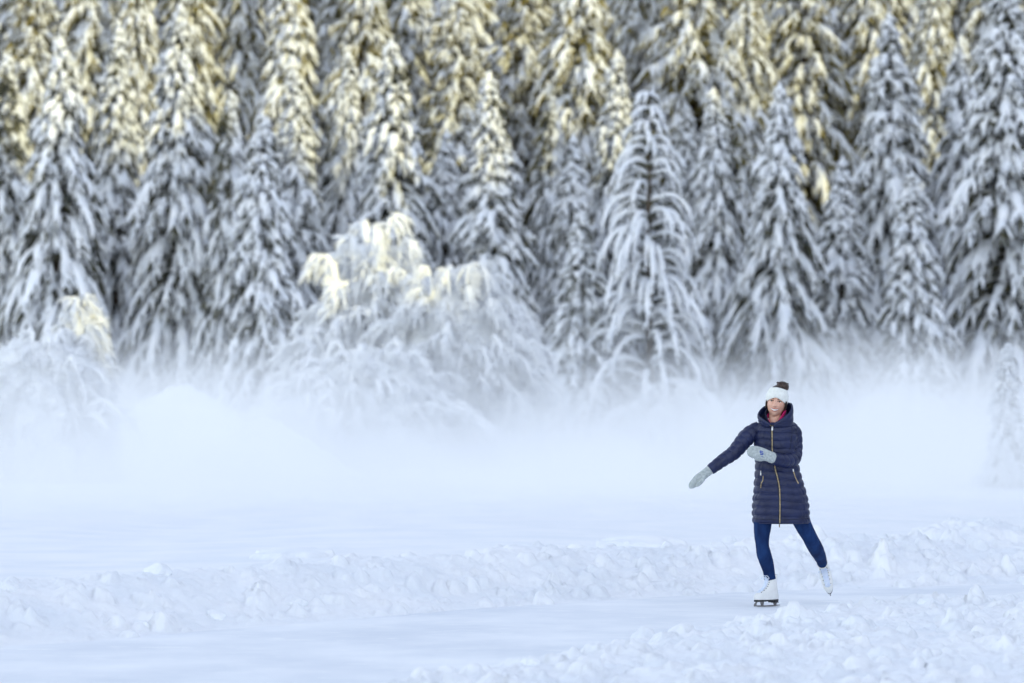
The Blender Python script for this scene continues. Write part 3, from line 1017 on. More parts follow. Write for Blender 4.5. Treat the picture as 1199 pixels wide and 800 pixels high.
# ---- face parts
for sgn in (-1, 1):
    ex, ez = 0.0292 * sgn, 0.0065
    ey = face_y(ex, ez)
    a = Acc(); ellipsoid(a, (ex, ey + 0.0065, ez), (0.0135, 0.010, 0.0068), 20, 12)
    V = np.concatenate(a.V); a.V = [hd(V)]
    eye = obj('eye', a.mesh('eye'), M['eye_white'], skater)
    a = Acc(); ellipsoid(a, (ex - 0.0015, ey - 0.0015, ez + 0.0003), (0.0062, 0.004, 0.0060), 16, 10)
    V = np.concatenate(a.V); a.V = [hd(V)]
    obj('iris', a.mesh('iris'), M['iris'], eye)
    # upper lid and lashes
    a = Acc()
    t = np.linspace(-1, 1, 9)
    P = np.stack([ex + 0.0145 * t, [face_y(ex + 0.0145 * q, ez + 0.005) - 0.0035 for q in t], ez + 0.0062 - 0.0055 * t ** 2], 1)
    tubes(a, hd(P)[None], np.full((1, 9), 0.0026), np.full((1, 9), 0.0022), 6)
    obj('eyelashes', a.mesh('eyelashes'), M['brow'], eye)
    a = Acc()
    P = np.stack([ex * 1.04 + 0.019 * t, [face_y(ex * 1.04 + 0.019 * q, ez + 0.019) - 0.001 for q in t], ez + 0.0195 - 0.0045 * (t * sgn - 0.2) ** 2], 1)
    tubes(a, hd(P)[None], np.array([[.001, .002, .003, .0034, .0034, .003, .0026, .002, .001]]), np.full((1, 9), 0.0024), 6)
    obj('eyebrow', a.mesh('eyebrow'), M['brow'], skater)
# smile: teeth between two lips
t = np.linspace(-1, 1, 15)
mx = 0.0315
up_z = -0.0535 + 0.0050 * t ** 2
lo_z = -0.0685 + 0.0190 * t ** 2
pts = []
a = Acc()
Vt = []
for k in range(15):
    for f in np.linspace(0, 1, 5):
        zz = up_z[k] * (1 - f) + lo_z[k] * f
        Vt.append((mx * t[k], face_y(mx * t[k], zz) - 0.0016, zz))
idx = np.arange(75).reshape(15, 5)
a.add(hd(np.array(Vt)), np.stack([idx[:-1, :-1], idx[1:, :-1], idx[1:, 1:], idx[:-1, 1:]], -1).reshape(-1, 4))
teeth = obj('teeth', a.mesh('teeth'), M['tooth'], skater)
sm = teeth.modifiers.new('thick', 'SOLIDIFY'); sm.thickness = 0.003; sm.offset = 0
a = Acc()
for zz, r_ in ((up_z + 0.0015, 0.0032), (lo_z - 0.0015, 0.0040)):
    P = np.stack([mx * 1.04 * t, [face_y(mx * 1.04 * q, w_) - 0.0018 for q, w_ in zip(t, zz)], zz], 1)
    rr = r_ * (1 - 0.75 * np.abs(t) ** 2.5)
    tubes(a, hd(P)[None], rr[None], rr[None], 7)
obj('lips', a.mesh('lips'), M['lip'], skater)

# ---- hair: cap, side locks and a bun
a = Acc()
nzv = VN(201)
ellipsoid(a, (0, 0.014, 0.034), (0.076, 0.098, 0.102), 64, 34, lambda th, i: 1 + 0.018 * np.sin(th * 23 + i * 0.4) * (np.abs(np.sin(th * 5)) > 0.2))
V = np.concatenate(a.V)
# keep the hairline open at the face
cut = (V[:, 1] < -0.02) & (V[:, 2] < 0.045)
V[cut, 1] = np.maximum(V[cut, 1], -0.052)
a.V = [hd(V)]
hair = obj('hair', a.mesh('hair'), M['hair'], skater)
a = Acc()
ellipsoid(a, (0.026, 0.028, 0.124), (0.048, 0.055, 0.044), 40, 20, lambda th, i: 1 + 0.05 * np.sin(th * 9 + i * 0.7) + 0.03 * np.sin(th * 17 - i))
V = np.concatenate(a.V); a.V = [hd(V)]
obj('hair_bun', a.mesh('hair_bun'), M['hair'], hair)
a = Acc()
rg = np.random.default_rng(5)
PP, rr = [], []
for sgn in (-1, 1):
    for k in range(16):
        y0 = rg.uniform(-0.045, 0.02)
        q = np.linspace(0, 1, 6)
        PP.append(hd(np.stack([sgn * (0.0715 + 0.005 * np.sin(q * 3) + rg.normal(0, 0.002)), y0 + 0.012 * q, 0.02 - (0.05 + 0.035 * rg.random()) * q], 1)))
        rr.append(np.array([.004, .005, .005, .004, .003, .001]))
tubes(a, np.array(PP), np.array(rr), np.array(rr), 5)
PP, rr = [], []
for k in range(46):                      # flyaway strands over the crown
    az = rg.uniform(0, TAU)
    q = np.linspace(0, 1, 6)
    c0 = np.array([0.024 + 0.035 * math.cos(az), 0.03 + 0.035 * math.sin(az), 0.138])
    PP.append(hd(np.stack([c0[0] + 0.014 * math.cos(az) * q, c0[1] + 0.014 * math.sin(az) * q, c0[2] + 0.014 + 0.012 * np.sin(q * 2.6) - 0.012 * q + 0 * q], 1)))
    rr.append(np.array([.002, .002, .0018, .0015, .001, .0005]))
tubes(a, np.array(PP), np.array(rr), np.array(rr), 4)
obj('hair_strands', a.mesh('hair_strands'), M['hair'], hair)

# ---- headband
a = Acc()
nr = 26
zs = np.linspace(0, 1, nr)
hw = 0.0775 + 0.012 * np.sin(zs * math.pi) ** 0.8 - 0.014 * zs ** 2
Cb = np.stack([0 * zs, 0.012 + 0 * zs, 0.030 + 0.078 * zs], 1)
th = np.arange(96) / 96 * TAU
Vb = []
for k in range(nr):
    rib = 1 + 0.010 * np.cos(th * 36) + 0.006 * math.sin(k * 2.4)
    x = hw[k] * np.cos(th) * rib
    y = 0.008 + (hw[k] + 0.030) * np.sin(th) * rib
    sag = (1 - zs[k] * 0.75) * (0.040 * np.abs(np.cos(th)) ** 1.5 + 0.045 * np.clip(np.sin(th), 0, 1))
    Vb.append(np.stack([x, y, 0.034 + 0.080 * zs[k] - sag], 1))
Vb = np.array(Vb)
idx = np.arange(nr * 96).reshape(nr, 96); nxi = np.roll(idx, -1, 1)
a.add(hd(Vb.reshape(-1, 3)), np.stack([idx[:-1], nxi[:-1], nxi[1:], idx[1:]], -1).reshape(-1, 4))
band = obj('headband', a.mesh('headband'), M['wool_white'], skater)
sm = band.modifiers.new('thick', 'SOLIDIFY'); sm.thickness = 0.006; sm.offset = -1

# ---- coat: trunk and sleeves in one mesh, quilted
QS = 0.0585


def quilt(amp, sp, seed, pk=0.011, k1=9, dark=0):
    vv = VN(seed)

    def f(th, L):
        ph = L / sp + 0.14 * np.sin(2 * th + seed) + 0.30 * vv(np.cos(th) * 2.0 + 7, L * 7 + np.sin(th) * 2.0)
        b = np.abs(np.sin(math.pi * ph)) ** 0.42
        puck = vv(np.cos(th) * k1 + 20 + L * 3, np.sin(th) * k1 + L * 26) + 0.6 * vv(np.cos(th) * k1 * 2.2 + 3, np.sin(th) * k1 * 2.2 + L * 60)
        return 1 + amp * (b - 0.75) + pk * 2 * puck * (0.35 + 0.65 * b)
    return f


coat_rows = [(613, 881.3, 947.6, .150), (611.5, 880.8, 948, .158), (606, 880.8, 948, .160), (590, 880.8, 947, .166), (575, 881.8, 943.8, .162), (562, 883, 940, .152), (550, 883.8, 936.6, .142),
             (540, 884, 934.5, .138), (528, 883.2, 934, .140), (515, 882.6, 934, .142), (505, 882.6, 933.6, .134), (499, 883.6, 932.6, .122),
             (496, 886, 930, .108), (494.5, 888.5, 928, .098)]
cr = cat_rom(np.array([((l + r) / 2, y, (r - l) / 2, b) for y, l, r, b in coat_rows]), 300)
ca = Acc()
C = np.array([pp(a_, b_, 0.0) for a_, b_ in cr[:, :2]]) + [0, 0.004, 0]
z0 = C[0, 2]
qf = quilt(0.075, QS, 3, 0.016)
ring_loft(ca, C, np.stack([cr[:, 2] / PXM, 0 * cr[:, 2], 0 * cr[:, 2]], 1), np.stack([0 * cr[:, 3], cr[:, 3], 0 * cr[:, 3]], 1), 150,
          lambda th, i: 0.992 + (qf(th, C[i, 2] - z0 + 0.004) - 1) * np.clip((300 - i) / 40.0, 0.15, 1) * np.clip(i / 6.0, 0.2, 1), True, 0.93)
limb(ca, armR, 170, 60, quilt(0.13, 0.052, 4, 0.020, 5), 0.95)
limb(ca, armL, 190, 60, quilt(0.13, 0.052, 6, 0.020, 5), 0.95)
coat_me = ca.mesh('coat')
coat = obj('coat', coat_me, M['coat'], skater)
coat_bvh = BVHTree.FromPolygons([tuple(v.co) for v in coat_me.vertices], [tuple(p.vertices) for p in coat_me.polygons])


def on_coat(px, py, out=0.003, maxy=None):
    p = pp(px, py)
    y0 = -0.8 if maxy is None else maxy
    h = coat_bvh.ray_cast(Vector((p[0], y0, p[2])), Vector((0, 1, 0)))
    y = h[0].y if h[0] else -0.1
    return np.array([p[0], y - out, p[2]])


def strip(name, ctrl, r, m, parent, n=40, out=0.002, flat=0.6, maxy=None):
    c_ = cat_rom(np.array(ctrl, float), n)
    P = np.array([on_coat(x, y, out, maxy) for x, y in c_])
    P[:, 1] = np.convolve(np.pad(P[:, 1], 2, 'edge'), np.ones(5) / 5, 'valid')
    a = Acc()
    T = unit(np.gradient(P, axis=0))
    A = unit(np.stack([-T[:, 2], 0 * T[:, 0], T[:, 0]], 1))
    B = unit(np.cross(T, A))
    ring_loft(a, P, A * r, B * r * flat, 8)
    return obj(name, a.mesh(name), m, parent)


BELLY = -0.19
zp = strip('zipper', [(902.8, 498.5), (902.6, 506), (902.7, 516), (902.8, 527), (904.2, 538), (906.5, 550), (909, 560), (910.8, 570), (911.3, 580), (911.4, 596), (911.2, 613.5)],
           0.0048, M['gold'], coat, 160, 0.003, 0.6, BELLY)
strip('zipper_tape', [(902.8, 499), (902.6, 506), (902.7, 516), (902.8, 527), (904.2, 538), (906.5, 550), (909, 560), (910.8, 570), (911.3, 580), (911.4, 596), (911.2, 612)],
      0.0125, M['coat_dark'], zp, 160, -0.001, 0.35, BELLY)
strip('zipper_pull', [(902.9, 499.5), (902.8, 504)], 0.0068, M['silver'], zp, 10, 0.010)
strip('zipper_pull', [(911.2, 612.5), (911.3, 617)], 0.0045, M['gold'], zp, 10, 0.012)
for c1, c2 in (([(892.4, 557), (892, 562), (890.2, 566), (889.6, 571)], [(889.7, 551), (889.7, 556.5)]), ([(927.8, 551.5), (929.3, 557), (931.5, 562), (933.6, 566)], [(927.2, 549), (927.8, 552)])):
    pz = strip('pocket_zipper', c1, 0.0045, M['gold'], coat, 24, 0.003)
    strip('zipper_pull', c2, 0.0050, M['silver'], pz, 8, 0.004)
strip('hood_zipper', [(890.5, 494.0), (893, 494.5), (896.5, 495), (901.5, 498.8)], 0.0040, M['gold'], coat, 30, 0.006)
strip('hood_zipper', [(904.5, 498.8), (908, 497.2), (914, 496.6), (919, 497.0), (923.5, 498.0)], 0.0040, M['gold'], coat, 30, 0.006)
strip('hem_band', [(883, 607), (895, 607.6), (914, 607.8), (932, 607.4), (946, 606.5)], 0.0035, M['coat_dark'], coat, 60, 0.0)
strip('armhole_seam', [(925.5, 498), (926.2, 506), (924.8, 516), (923.3, 527)], 0.0045, M['coat_dark'], coat, 40, -0.001, 0.6, BELLY)

# ---- collar (open funnel) and what shows inside it
def collar(name, bot, top, m, parent, thick, n=90, rows=14, belly=0.02, qamp=0.0):
    b_ = cat_rom(np.array([pp(*p) for p in bot]), n)
    t_ = cat_rom(np.array([pp(*p) for p in top]), n)
    ctr = b_.mean(0)
    V = []
    for f in np.linspace(0, 1, rows):
        p = b_ * (1 - f) + t_ * f
        o_ = p - ctr; o_[:, 2] = 0
        p = p + unit(o_) * (belly * math.sin(f * math.pi) + qamp * (abs(math.sin(f * math.pi * 2)) ** 0.6))[..., None] if False else p + unit(o_) * (belly * math.sin(f * math.pi) + qamp * abs(math.sin(f * math.pi * 2)) ** 0.6)
        V.append(p)
    V = np.array(V)
    idx = np.arange(rows * n).reshape(rows, n)
    a = Acc()
    a.add(V.reshape(-1, 3), np.stack([idx[:-1, :-1], idx[:-1, 1:], idx[1:, 1:], idx[1:, :-1]], -1).reshape(-1, 4))
    o = obj(name, a.mesh(name), m, parent)
    s_ = o.modifiers.new('thick', 'SOLIDIFY'); s_.thickness = thick; s_.offset = -0.6
    bv = o.modifiers.new('round', 'SUBSURF'); bv.levels = 1; bv.render_levels = 1
    return o


collar('collar', [(901.8, 499.5, -.120), (895, 498.5, -.095), (891.5, 496, -.03), (895, 491, .04), (908, 488, .070), (921, 491, .04), (926, 497, -.03), (922, 499.5, -.095), (905.5, 499.5, -.120)],
       [(901.6, 497.5, -.130), (895, 491.5, -.130), (889.0, 485.6, -.060), (895.5, 476.5, .03), (908, 472.5, .080), (920, 471.5, .055), (926.0, 473.6, -.02), (922.5, 484, -.110), (906.6, 497.0, -.130)],
       M['coat'], coat, 0.015, belly=0.004, qamp=0.005)
collar('inner_collar', [(905, 500, -.10), (898, 497, -.07), (896, 492, 0.0), (908, 488, .05), (920, 492, 0.0), (917, 497, -.07), (906.5, 500, -.10)],
       [(904, 498, -.105), (899.5, 491.5, -.085), (897.5, 480.5, -.005), (908, 477, .065), (919.5, 480.5, -.005), (916, 490.5, -.085), (907, 498, -.105)],
       M['coat_dark'], coat, 0.010, belly=0.003)
collar('pink_lining', [(903, 498, -.08), (899.5, 494, -.05), (898.5, 490, .0), (908, 487, .05), (918.5, 490, .0), (914.8, 493, -.06), (908, 498, -.08)],
       [(903.0, 496.0, -.084), (900.5, 492.0, -.060), (898.8, 486.0, .0), (908, 477, .055), (919.2, 479.5, -.005), (917.2, 483.0, -.066), (909, 495.5, -.086)],
       M['pink'], coat, 0.006, belly=0.002)

# ---- jeans
ja = Acc()
jv = VN(71)


def folds(seed, knee):
    def f(th, L):
        k = np.exp(-((L - knee) / 0.10) ** 2) + 0.9 * sstep(0.50, 0.66, L)
        return 1 + (0.02 + 0.05 * k) * (jv(np.cos(th) * 1.7 + seed, L * 22 + np.sin(th) * 2.5) + 0.5 * jv(np.cos(th) * 3 + seed, L * 55 + np.sin(th) * 4)) * 1.4
    return f


limb(ja, legR, 120, 44, folds(3, 0.36))
limb(ja, legL, 120, 44, folds(9, 0.33))
hip = [(578, 914, 25, 0.12), (585, 914, 26, 0.125), (592, 914.5, 25.5, 0.12), (599, 915, 24, 0.10)]
hr_ = np.array([(pp(c, y)[0], pp(c, y)[2], a / PXM, b) for y, c, a, b in hip])
ring_loft(ja, np.stack([hr_[:, 0], 0 * hr_[:, 0], hr_[:, 1]], 1), np.stack([hr_[:, 2], 0 * hr_[:, 0], 0 * hr_[:, 0]], 1), np.stack([0 * hr_[:, 0], hr_[:, 3], 0 * hr_[:, 0]], 1), 40)
obj('jeans', ja.mesh('jeans'), M['denim'], skater)

# ---- mittens
def mitten(rows, thumb, cuff, mark=None):
    vv = VN(int(rows[0][0]))
    kn = lambda th, L: 1 + 0.035 * np.sin(L * 700 + 2 * np.sin(th)) * np.cos(th * 11) + 0.08 * vv(np.cos(th) * 2 + 9, L * 30 + np.sin(th) * 2)
    a = Acc()
    limb(a, rows, 70, 36, kn)
    limb(a, thumb, 36, 24, kn)
    me = a.mesh('mitten')
    o = obj('mitten', me, M['wool_grey'], skater)
    a = Acc()
    limb(a, cuff, 24, 36, lambda th, L: 1 + 0.03 * np.cos(th * 18))
    obj('cuff', a.mesh('cuff'), M['wool_grey'], o)
    return o, me


mitten([(833, 548.8, -0.055, 5.0, 4.2), (828, 552.7, -0.057, 5.3, 4.4), (822.5, 557, -0.06, 5.6, 4.0), (817, 561.6, -0.062, 5.6, 3.7), (812, 566.4, -0.065, 4.7, 3.4), (808.8, 569.7, -0.066, 3.4, 2.6), (807.2, 571.6, -0.066, 0.8, 0.7)],
       [(825, 558, -0.076, 2.2, 2.2), (821.8, 562.8, -0.092, 2.6, 2.4), (818.4, 566.4, -0.097, 2.5, 2.2), (815.8, 568.9, -0.097, 1.7, 1.5), (814.9, 569.8, -0.096, 0.4, 0.4)],
       [(834, 548, -0.055, 5.1, 4.4), (829.5, 551.6, -0.057, 5.5, 4.7)])
mo, mme = mitten([(907, 536.8, -0.235, 6.0, 5.0), (900, 534.5, -0.24, 6.3, 5.0), (892.5, 531.9, -0.243, 7.0, 4.6), (885, 530, -0.243, 7.3, 4.2), (879.3, 529, -0.241, 6.5, 3.6), (876, 528.5, -0.239, 4.4, 2.8), (874.4, 528.3, -0.238, 0.9, 0.8)],
       [(896, 536, -0.222, 2.6, 2.4), (890.5, 537.6, -0.215, 2.7, 2.5), (885.5, 537.3, -0.212, 2.2, 2.0), (883.2, 536.8, -0.212, 0.5, 0.5)],
       [(907.5, 537, -0.235, 6.1, 5.2), (901.5, 535, -0.239, 6.5, 5.3)])
mb = BVHTree.FromPolygons([tuple(v.co) for v in mme.vertices], [tuple(p.vertices) for p in mme.polygons])


def on_mit(px, py, out=0.0015):
    p = pp(px, py)
    h = mb.ray_cast(Vector((p[0], -0.8, p[2])), Vector((0, 1, 0)))
    return np.array([p[0], (h[0].y if h[0] else -0.27) - out, p[2]])


a = Acc()                                  # the small square blue badge with a paler zigzag left open, and a dot below
for poly in ([(887.3, 527.5), (890.7, 528.2)], [(887.2, 531.2), (890.5, 531.9)], [(887.3, 527.5), (887.2, 529.6)], [(890.6, 529.9), (890.5, 531.8)], [(887.3, 529.4), (890.6, 530.0)],
             [(888.9, 534.0), (890.0, 534.3)]):
    P = np.array([on_mit(*p) for p in np.linspace(poly[0], poly[1], 6)])
    T = unit(np.gradient(P, axis=0))
    A = unit(np.stack([-T[:, 2], 0 * T[:, 0], T[:, 0]], 1)); B = unit(np.cross(T, A))
    ring_loft(a, P, A * 0.0036, B * 0.0016, 8)
obj('emblem', a.mesh('emblem'), M['blue_mark'], mo)

# ---- ice skates
def skate(org, f, up, sc=1.0):
    f = unit(np.array(f, float)); up = np.array(up, float)
    up = unit(up - f * (up @ f)); side = np.cross(up, f)
    W = lambda p: np.asarray(org) + sc * (np.asarray(p)[..., 0:1] * f + np.asarray(p)[..., 1:2] * side + np.asarray(p)[..., 2:3] * up)
    # z, heel x, toe x, half width
    rows = np.array([(0.000, -0.080, 0.160, 0.037), (0.012, -0.086, 0.170, 0.042), (0.030, -0.086, 0.171, 0.044), (0.048, -0.082, 0.158, 0.043), (0.065, -0.077, 0.128, 0.041), (0.082, -0.073, 0.095, 0.038),
                     (0.105, -0.068, 0.065, 0.036), (0.130, -0.064, 0.049, 0.036), (0.155, -0.064, 0.043, 0.038), (0.178, -0.067, 0.044, 0.041), (0.186, -0.067, 0.043, 0.041)])
    rr = cat_rom(rows, 60)
    N = 56
    th = np.arange(N) / N * TAU
    V = []
    for z, hx, tx, w_ in rr:
        cx, ax = (hx + tx) / 2, (tx - hx) / 2
        c_, s_ = np.cos(th), np.sin(th)
        taper = 1 - 0.16 * (0.5 - 0.5 * c_) - 0.10 * np.clip(c_, 0, 1) ** 3     # narrower heel
        V.append(np.stack([cx + ax * np.sign(c_) * np.abs(c_) ** 0.85, w_ * s_ * taper, z + 0.012 * (1 - c_) * 0.5 * (z > 0.16)], 1))
    V = np.array(V)
    idx = np.arange(60 * N).reshape(60, N); nxi = np.roll(idx, -1, 1)
    Vf = V.reshape(-1, 3)
    ctr = np.array([V[0].mean(0), V[-1].mean(0) - [0, 0, 0.02]])
    a = Acc()
    a.add(W(np.concatenate([Vf, ctr])), np.stack([idx[:-1], nxi[:-1], nxi[1:], idx[1:]], -1).reshape(-1, 4),
          np.concatenate([np.stack([np.full(N, 60 * N), nxi[0], idx[0]], 1), np.stack([np.full(N, 60 * N + 1), idx[-1], nxi[-1]], 1)]))
    boot = obj('ice_skate', a.mesh('ice_skate'), M['boot'], skater)
    front = lambda z: np.interp(z, rows[:, 0], rows[:, 2])
    wid = lambda z: np.interp(z, rows[:, 0], rows[:, 3])
    # sole and stacked heel
    a = Acc()
    b0 = V[0]
    def slab(z_lo, z_hi, x0, x1, grow):
        q = b0.copy()
        q[:, 0] = np.clip(q[:, 0] * grow, x0, x1); q[:, 1] *= grow
        A_, B_ = q.copy(), q.copy()
        A_[:, 2] = z_lo; B_[:, 2] = z_hi
        c0 = q.mean(0)
        P = np.concatenate([A_, B_, [[c0[0], 0, z_lo]], [[c0[0], 0, z_hi]]])
        i0 = np.arange(N); i1 = (i0 + 1) % N
        a.add(W(P), np.stack([i0, i1, i1 + N, i0 + N], 1), np.concatenate([np.stack([np.full(N, 2 * N), i1, i0], 1), np.stack([np.full(N, 2 * N + 1), i0 + N, i1 + N], 1)]))
    slab(-0.008, 0.006, -1, 1, 1.06)
    slab(-0.020, -0.0075, -1, -0.012, 1.04)
    # wedge of the heel rising into the arch
    obj('sole', a.mesh('sole', False), M['sole'], boot)
    # blade: runner, two stanchions with plates, toe pick
    a = Acc()
    def plate(outline, th_):
        n_ = len(outline)
        P = np.array([(x, -th_, z) for x, z in outline] + [(x, th_, z) for x, z in outline])
        i0 = np.arange(n_); i1 = (i0 + 1) % n_
        T_ = []
        for k in range(1, n_ - 1):
            T_ += [(0, k, k + 1), (n_, n_ + k + 1, n_ + k)]
        a.add(W(P), np.stack([i0, i0 + n_, i1 + n_, i1], 1), np.array(T_))
    low = [(-0.103, -0.044), (-0.06, -0.0475), (0, -0.0485), (0.07, -0.0485), (0.13, -0.0470), (0.158, -0.043)]
    hi = [(0.160, -0.036), (0.13, -0.0385), (0.07, -0.0390), (0, -0.0390), (-0.06, -0.0385), (-0.104, -0.0395)]
    plate(low + hi, 0.0028)
    plate([(0.158, -0.0435), (0.172, -0.0440), (0.1745, -0.034), (0.168, -0.022), (0.150, -0.006), (0.136, -0.006), (0.150, -0.030), (0.150, -0.040)], 0.0030)
    plate([(0.075, -0.0395), (0.098, -0.0395), (0.108, -0.008), (0.068, -0.008)], 0.0030)
    plate([(-0.064, -0.0395), (-0.040, -0.0395), (-0.030, -0.020), (-0.072, -0.020)], 0.0030)
    plate([(0.062, -0.0105), (0.145, -0.0105), (0.145, -0.0075), (0.062, -0.0075)], 0.018)
    plate([(-0.078, -0.0225), (-0.022, -0.0225), (-0.022, -0.0195), (-0.078, -0.0195)], 0.017)
    obj('blade', a.mesh('blade', False), M['steel'], boot)
    # tongue and laces
    zs = np.linspace(0.060, 0.198, 20)
    a = Acc()
    Vt = []
    for z in zs:
        for q in np.linspace(-1, 1, 7):
            y_ = 0.017 * q
            ax = (front(min(z, 0.18)) + 0.065) / 2
            x_ = front(min(z, 0.186)) - ax * (1 - math.sqrt(max(0, 1 - (y_ / wid(min(z, 0.18))) ** 2))) + 0.0022
            Vt.append((x_, y_, z))
    idx = np.arange(140).reshape(20, 7)
    a.add(W(np.array(Vt)), np.stack([idx[:-1, :-1], idx[1:, :-1], idx[1:, 1:], idx[:-1, 1:]], -1).reshape(-1, 4))
    to = obj('tongue', a.mesh('tongue'), M['lace'], boot)
    s_ = to.modifiers.new('thick', 'SOLIDIFY'); s_.thickness = 0.003
    a = Acc()
    lz = np.linspace(0.062, 0.182, 9)
    for k in range(8):
        for sg in (-1, 1):
            q = np.linspace(-1, 1, 8)
            zz = lz[k] + (lz[k + 1] - lz[k]) * (q + 1) / 2
            y_ = sg * 0.0215 * q
            ax = (front(zz) + 0.065) / 2
            x_ = front(zz) - ax * (1 - np.sqrt(np.clip(1 - (y_ / wid(zz)) ** 2, 0, 1))) + 0.0055 - 0.001 * np.abs(q)
            P = W(np.stack([x_, y_, zz], 1))
            tubes(a, P[None], np.full((1, 8), 0.0032), np.full((1, 8), 0.0026), 6)
    # bow
    for sg in (-1, 1):
        q = np.linspace(0, TAU, 14)
        P = W(np.stack([front(0.182) + 0.010 + 0.004 * np.sin(q), sg * (0.020 - 0.020 * np.cos(q)), 0.182 - 0.012 * np.sin(q) - 0.015 * (1 - np.cos(q)) * 0.5], 1))
        tubes(a, P[None], np.full((1, 14), 0.0028), np.full((1, 14), 0.0028), 6)
    obj('laces', a.mesh('laces'), M['lace'], boot)
    # dark row of eyelets down each side
    a = Acc()
    for k in range(9):
        for sg in (-1, 1):
            z = lz[k]
            y_ = sg * 0.0235
            ax = (front(z) + 0.065) / 2
            x_ = front(z) - ax * (1 - math.sqrt(max(0, 1 - (y_ / wid(z)) ** 2))) + 0.001
            ellipsoid(a, W(np.array([[x_, y_, z]]))[0], (0.0032, 0.0032, 0.0032), 10, 6)
    obj('eyelets', a.mesh('eyelets'), M['sole'], boot)
    return boot


skate(pp(901.6, 702.4, 0.01), (-0.76, -0.65, 0.0), (0, 0, 1))
ank = pp(962.6, 659.2, 0.375)
fF = np.array([0.17, -0.36, -0.92]); fF /= np.linalg.norm(fF)
uU = np.array([-0.20, -0.85, 0.47]); uU = uU - fF * (uU @ fF); uU /= np.linalg.norm(uU)
skate(ank - uU * 0.20 + fF * 0.005, fF, uU, 1.13)


# ------------------------------------------------------------------ ridge that shades the lake (off to the right)
SUN_EL, SUN_AZ = 11.3, -45.0                       # azimuth measured from +X, negative towards the camera side
sv = np.array([math.cos(R(SUN_EL)) * math.cos(R(SUN_AZ)), math.cos(R(SUN_EL)) * math.sin(R(SUN_AZ)), math.sin(R(SUN_EL))])
XR = 62.0
# crest of the ridge: worked out from how far down each tree is reached by the sun
ta, te = math.tan(R(-SUN_AZ)), math.tan(R(SUN_EL)) / math.cos(R(SUN_AZ))
LIT = [(-14, 70, 3.2), (-9.0, 67, 2.1), (-6.6, 67, 2.1), (-5.8, 74, 6.0), (-1, 82, 3.0), (-3.1, 84, 3.4), (-2.4, 84, 3.4), (-13, 101, 7.6), (-8.9, 102, 8.8), (-11, 106, 9.2), (-0.8, 101, 6.6), (0.4, 101, 6.8),
       (2.6, 101, 12.0), (10, 96, 12.0), (12.7, 99, 13.5), (5.2, 104.6, 6.0), (6.4, 105, 6.0), (9.5, 104, 13.0), (11, 104, 13.0), (0, 113, 5.0), (4, 116, 4.5), (8, 119, 5.0), (11.0, 119, 13.0), (14, 120, 14.0),
       (0, 132, 8.0), (8, 132, 8.0), (12, 138, 16.0)]
pr_ = sorted((y - ta * (XR - x), z + te * (XR - x)) for x, y, z in LIT)
CY = [-220, -60, -35] + [p[0] for p in pr_] + [130, 180, 260]
CZ = [40, 30, 25] + [p[1] for p in pr_] + [28, 30, 36]
yy = np.concatenate([np.linspace(-220, -40, 40), np.linspace(-39.8, 110, 900), np.linspace(112, 150, 20), np.linspace(152, 260, 30)])
rng = np.random.default_rng(8)
cz = np.interp(yy, CY, CZ)
ser = np.abs(fbm(VN(90), yy * 0.45, yy * 0, 3, 0.6)) * 1.6 - 0.7
for c0 in np.arange(-39, 109, 1.35):               # tips of the trees on the crest
    c0 = c0 + rng.uniform(-0.5, 0.5)
    ser = np.maximum(ser, rng.uniform(0.3, 3.0) * np.clip(1 - np.abs(yy - c0) / rng.uniform(0.35, 0.8), 0, 1))
cz = cz + ser - 0.9
prof = [(0.0, -40), (0.12, -28), (0.45, -12), (0.8, -4), (1.0, 0), (0.7, 10), (0.0, 40)]
V = []
for (hf, dx) in prof:
    V.append(np.stack([np.full_like(yy, XR + dx), yy, np.where(hf == 1.0, cz, np.interp(yy, CY, CZ) * hf - (0.5 if hf == 0 else 0))], 1))
V = np.concatenate(V)
n = len(yy)
Q = []
for k in range(len(prof) - 1):
    a = np.arange(n - 1) + k * n
    Q.append(np.stack([a, a + 1, a + 1 + n, a + n], 1))
ridge = obj('ridge_hill', mesh_np('ridge_hill', V, np.concatenate(Q)), M['forest_floor'])
tag(ridge, kind='structure')

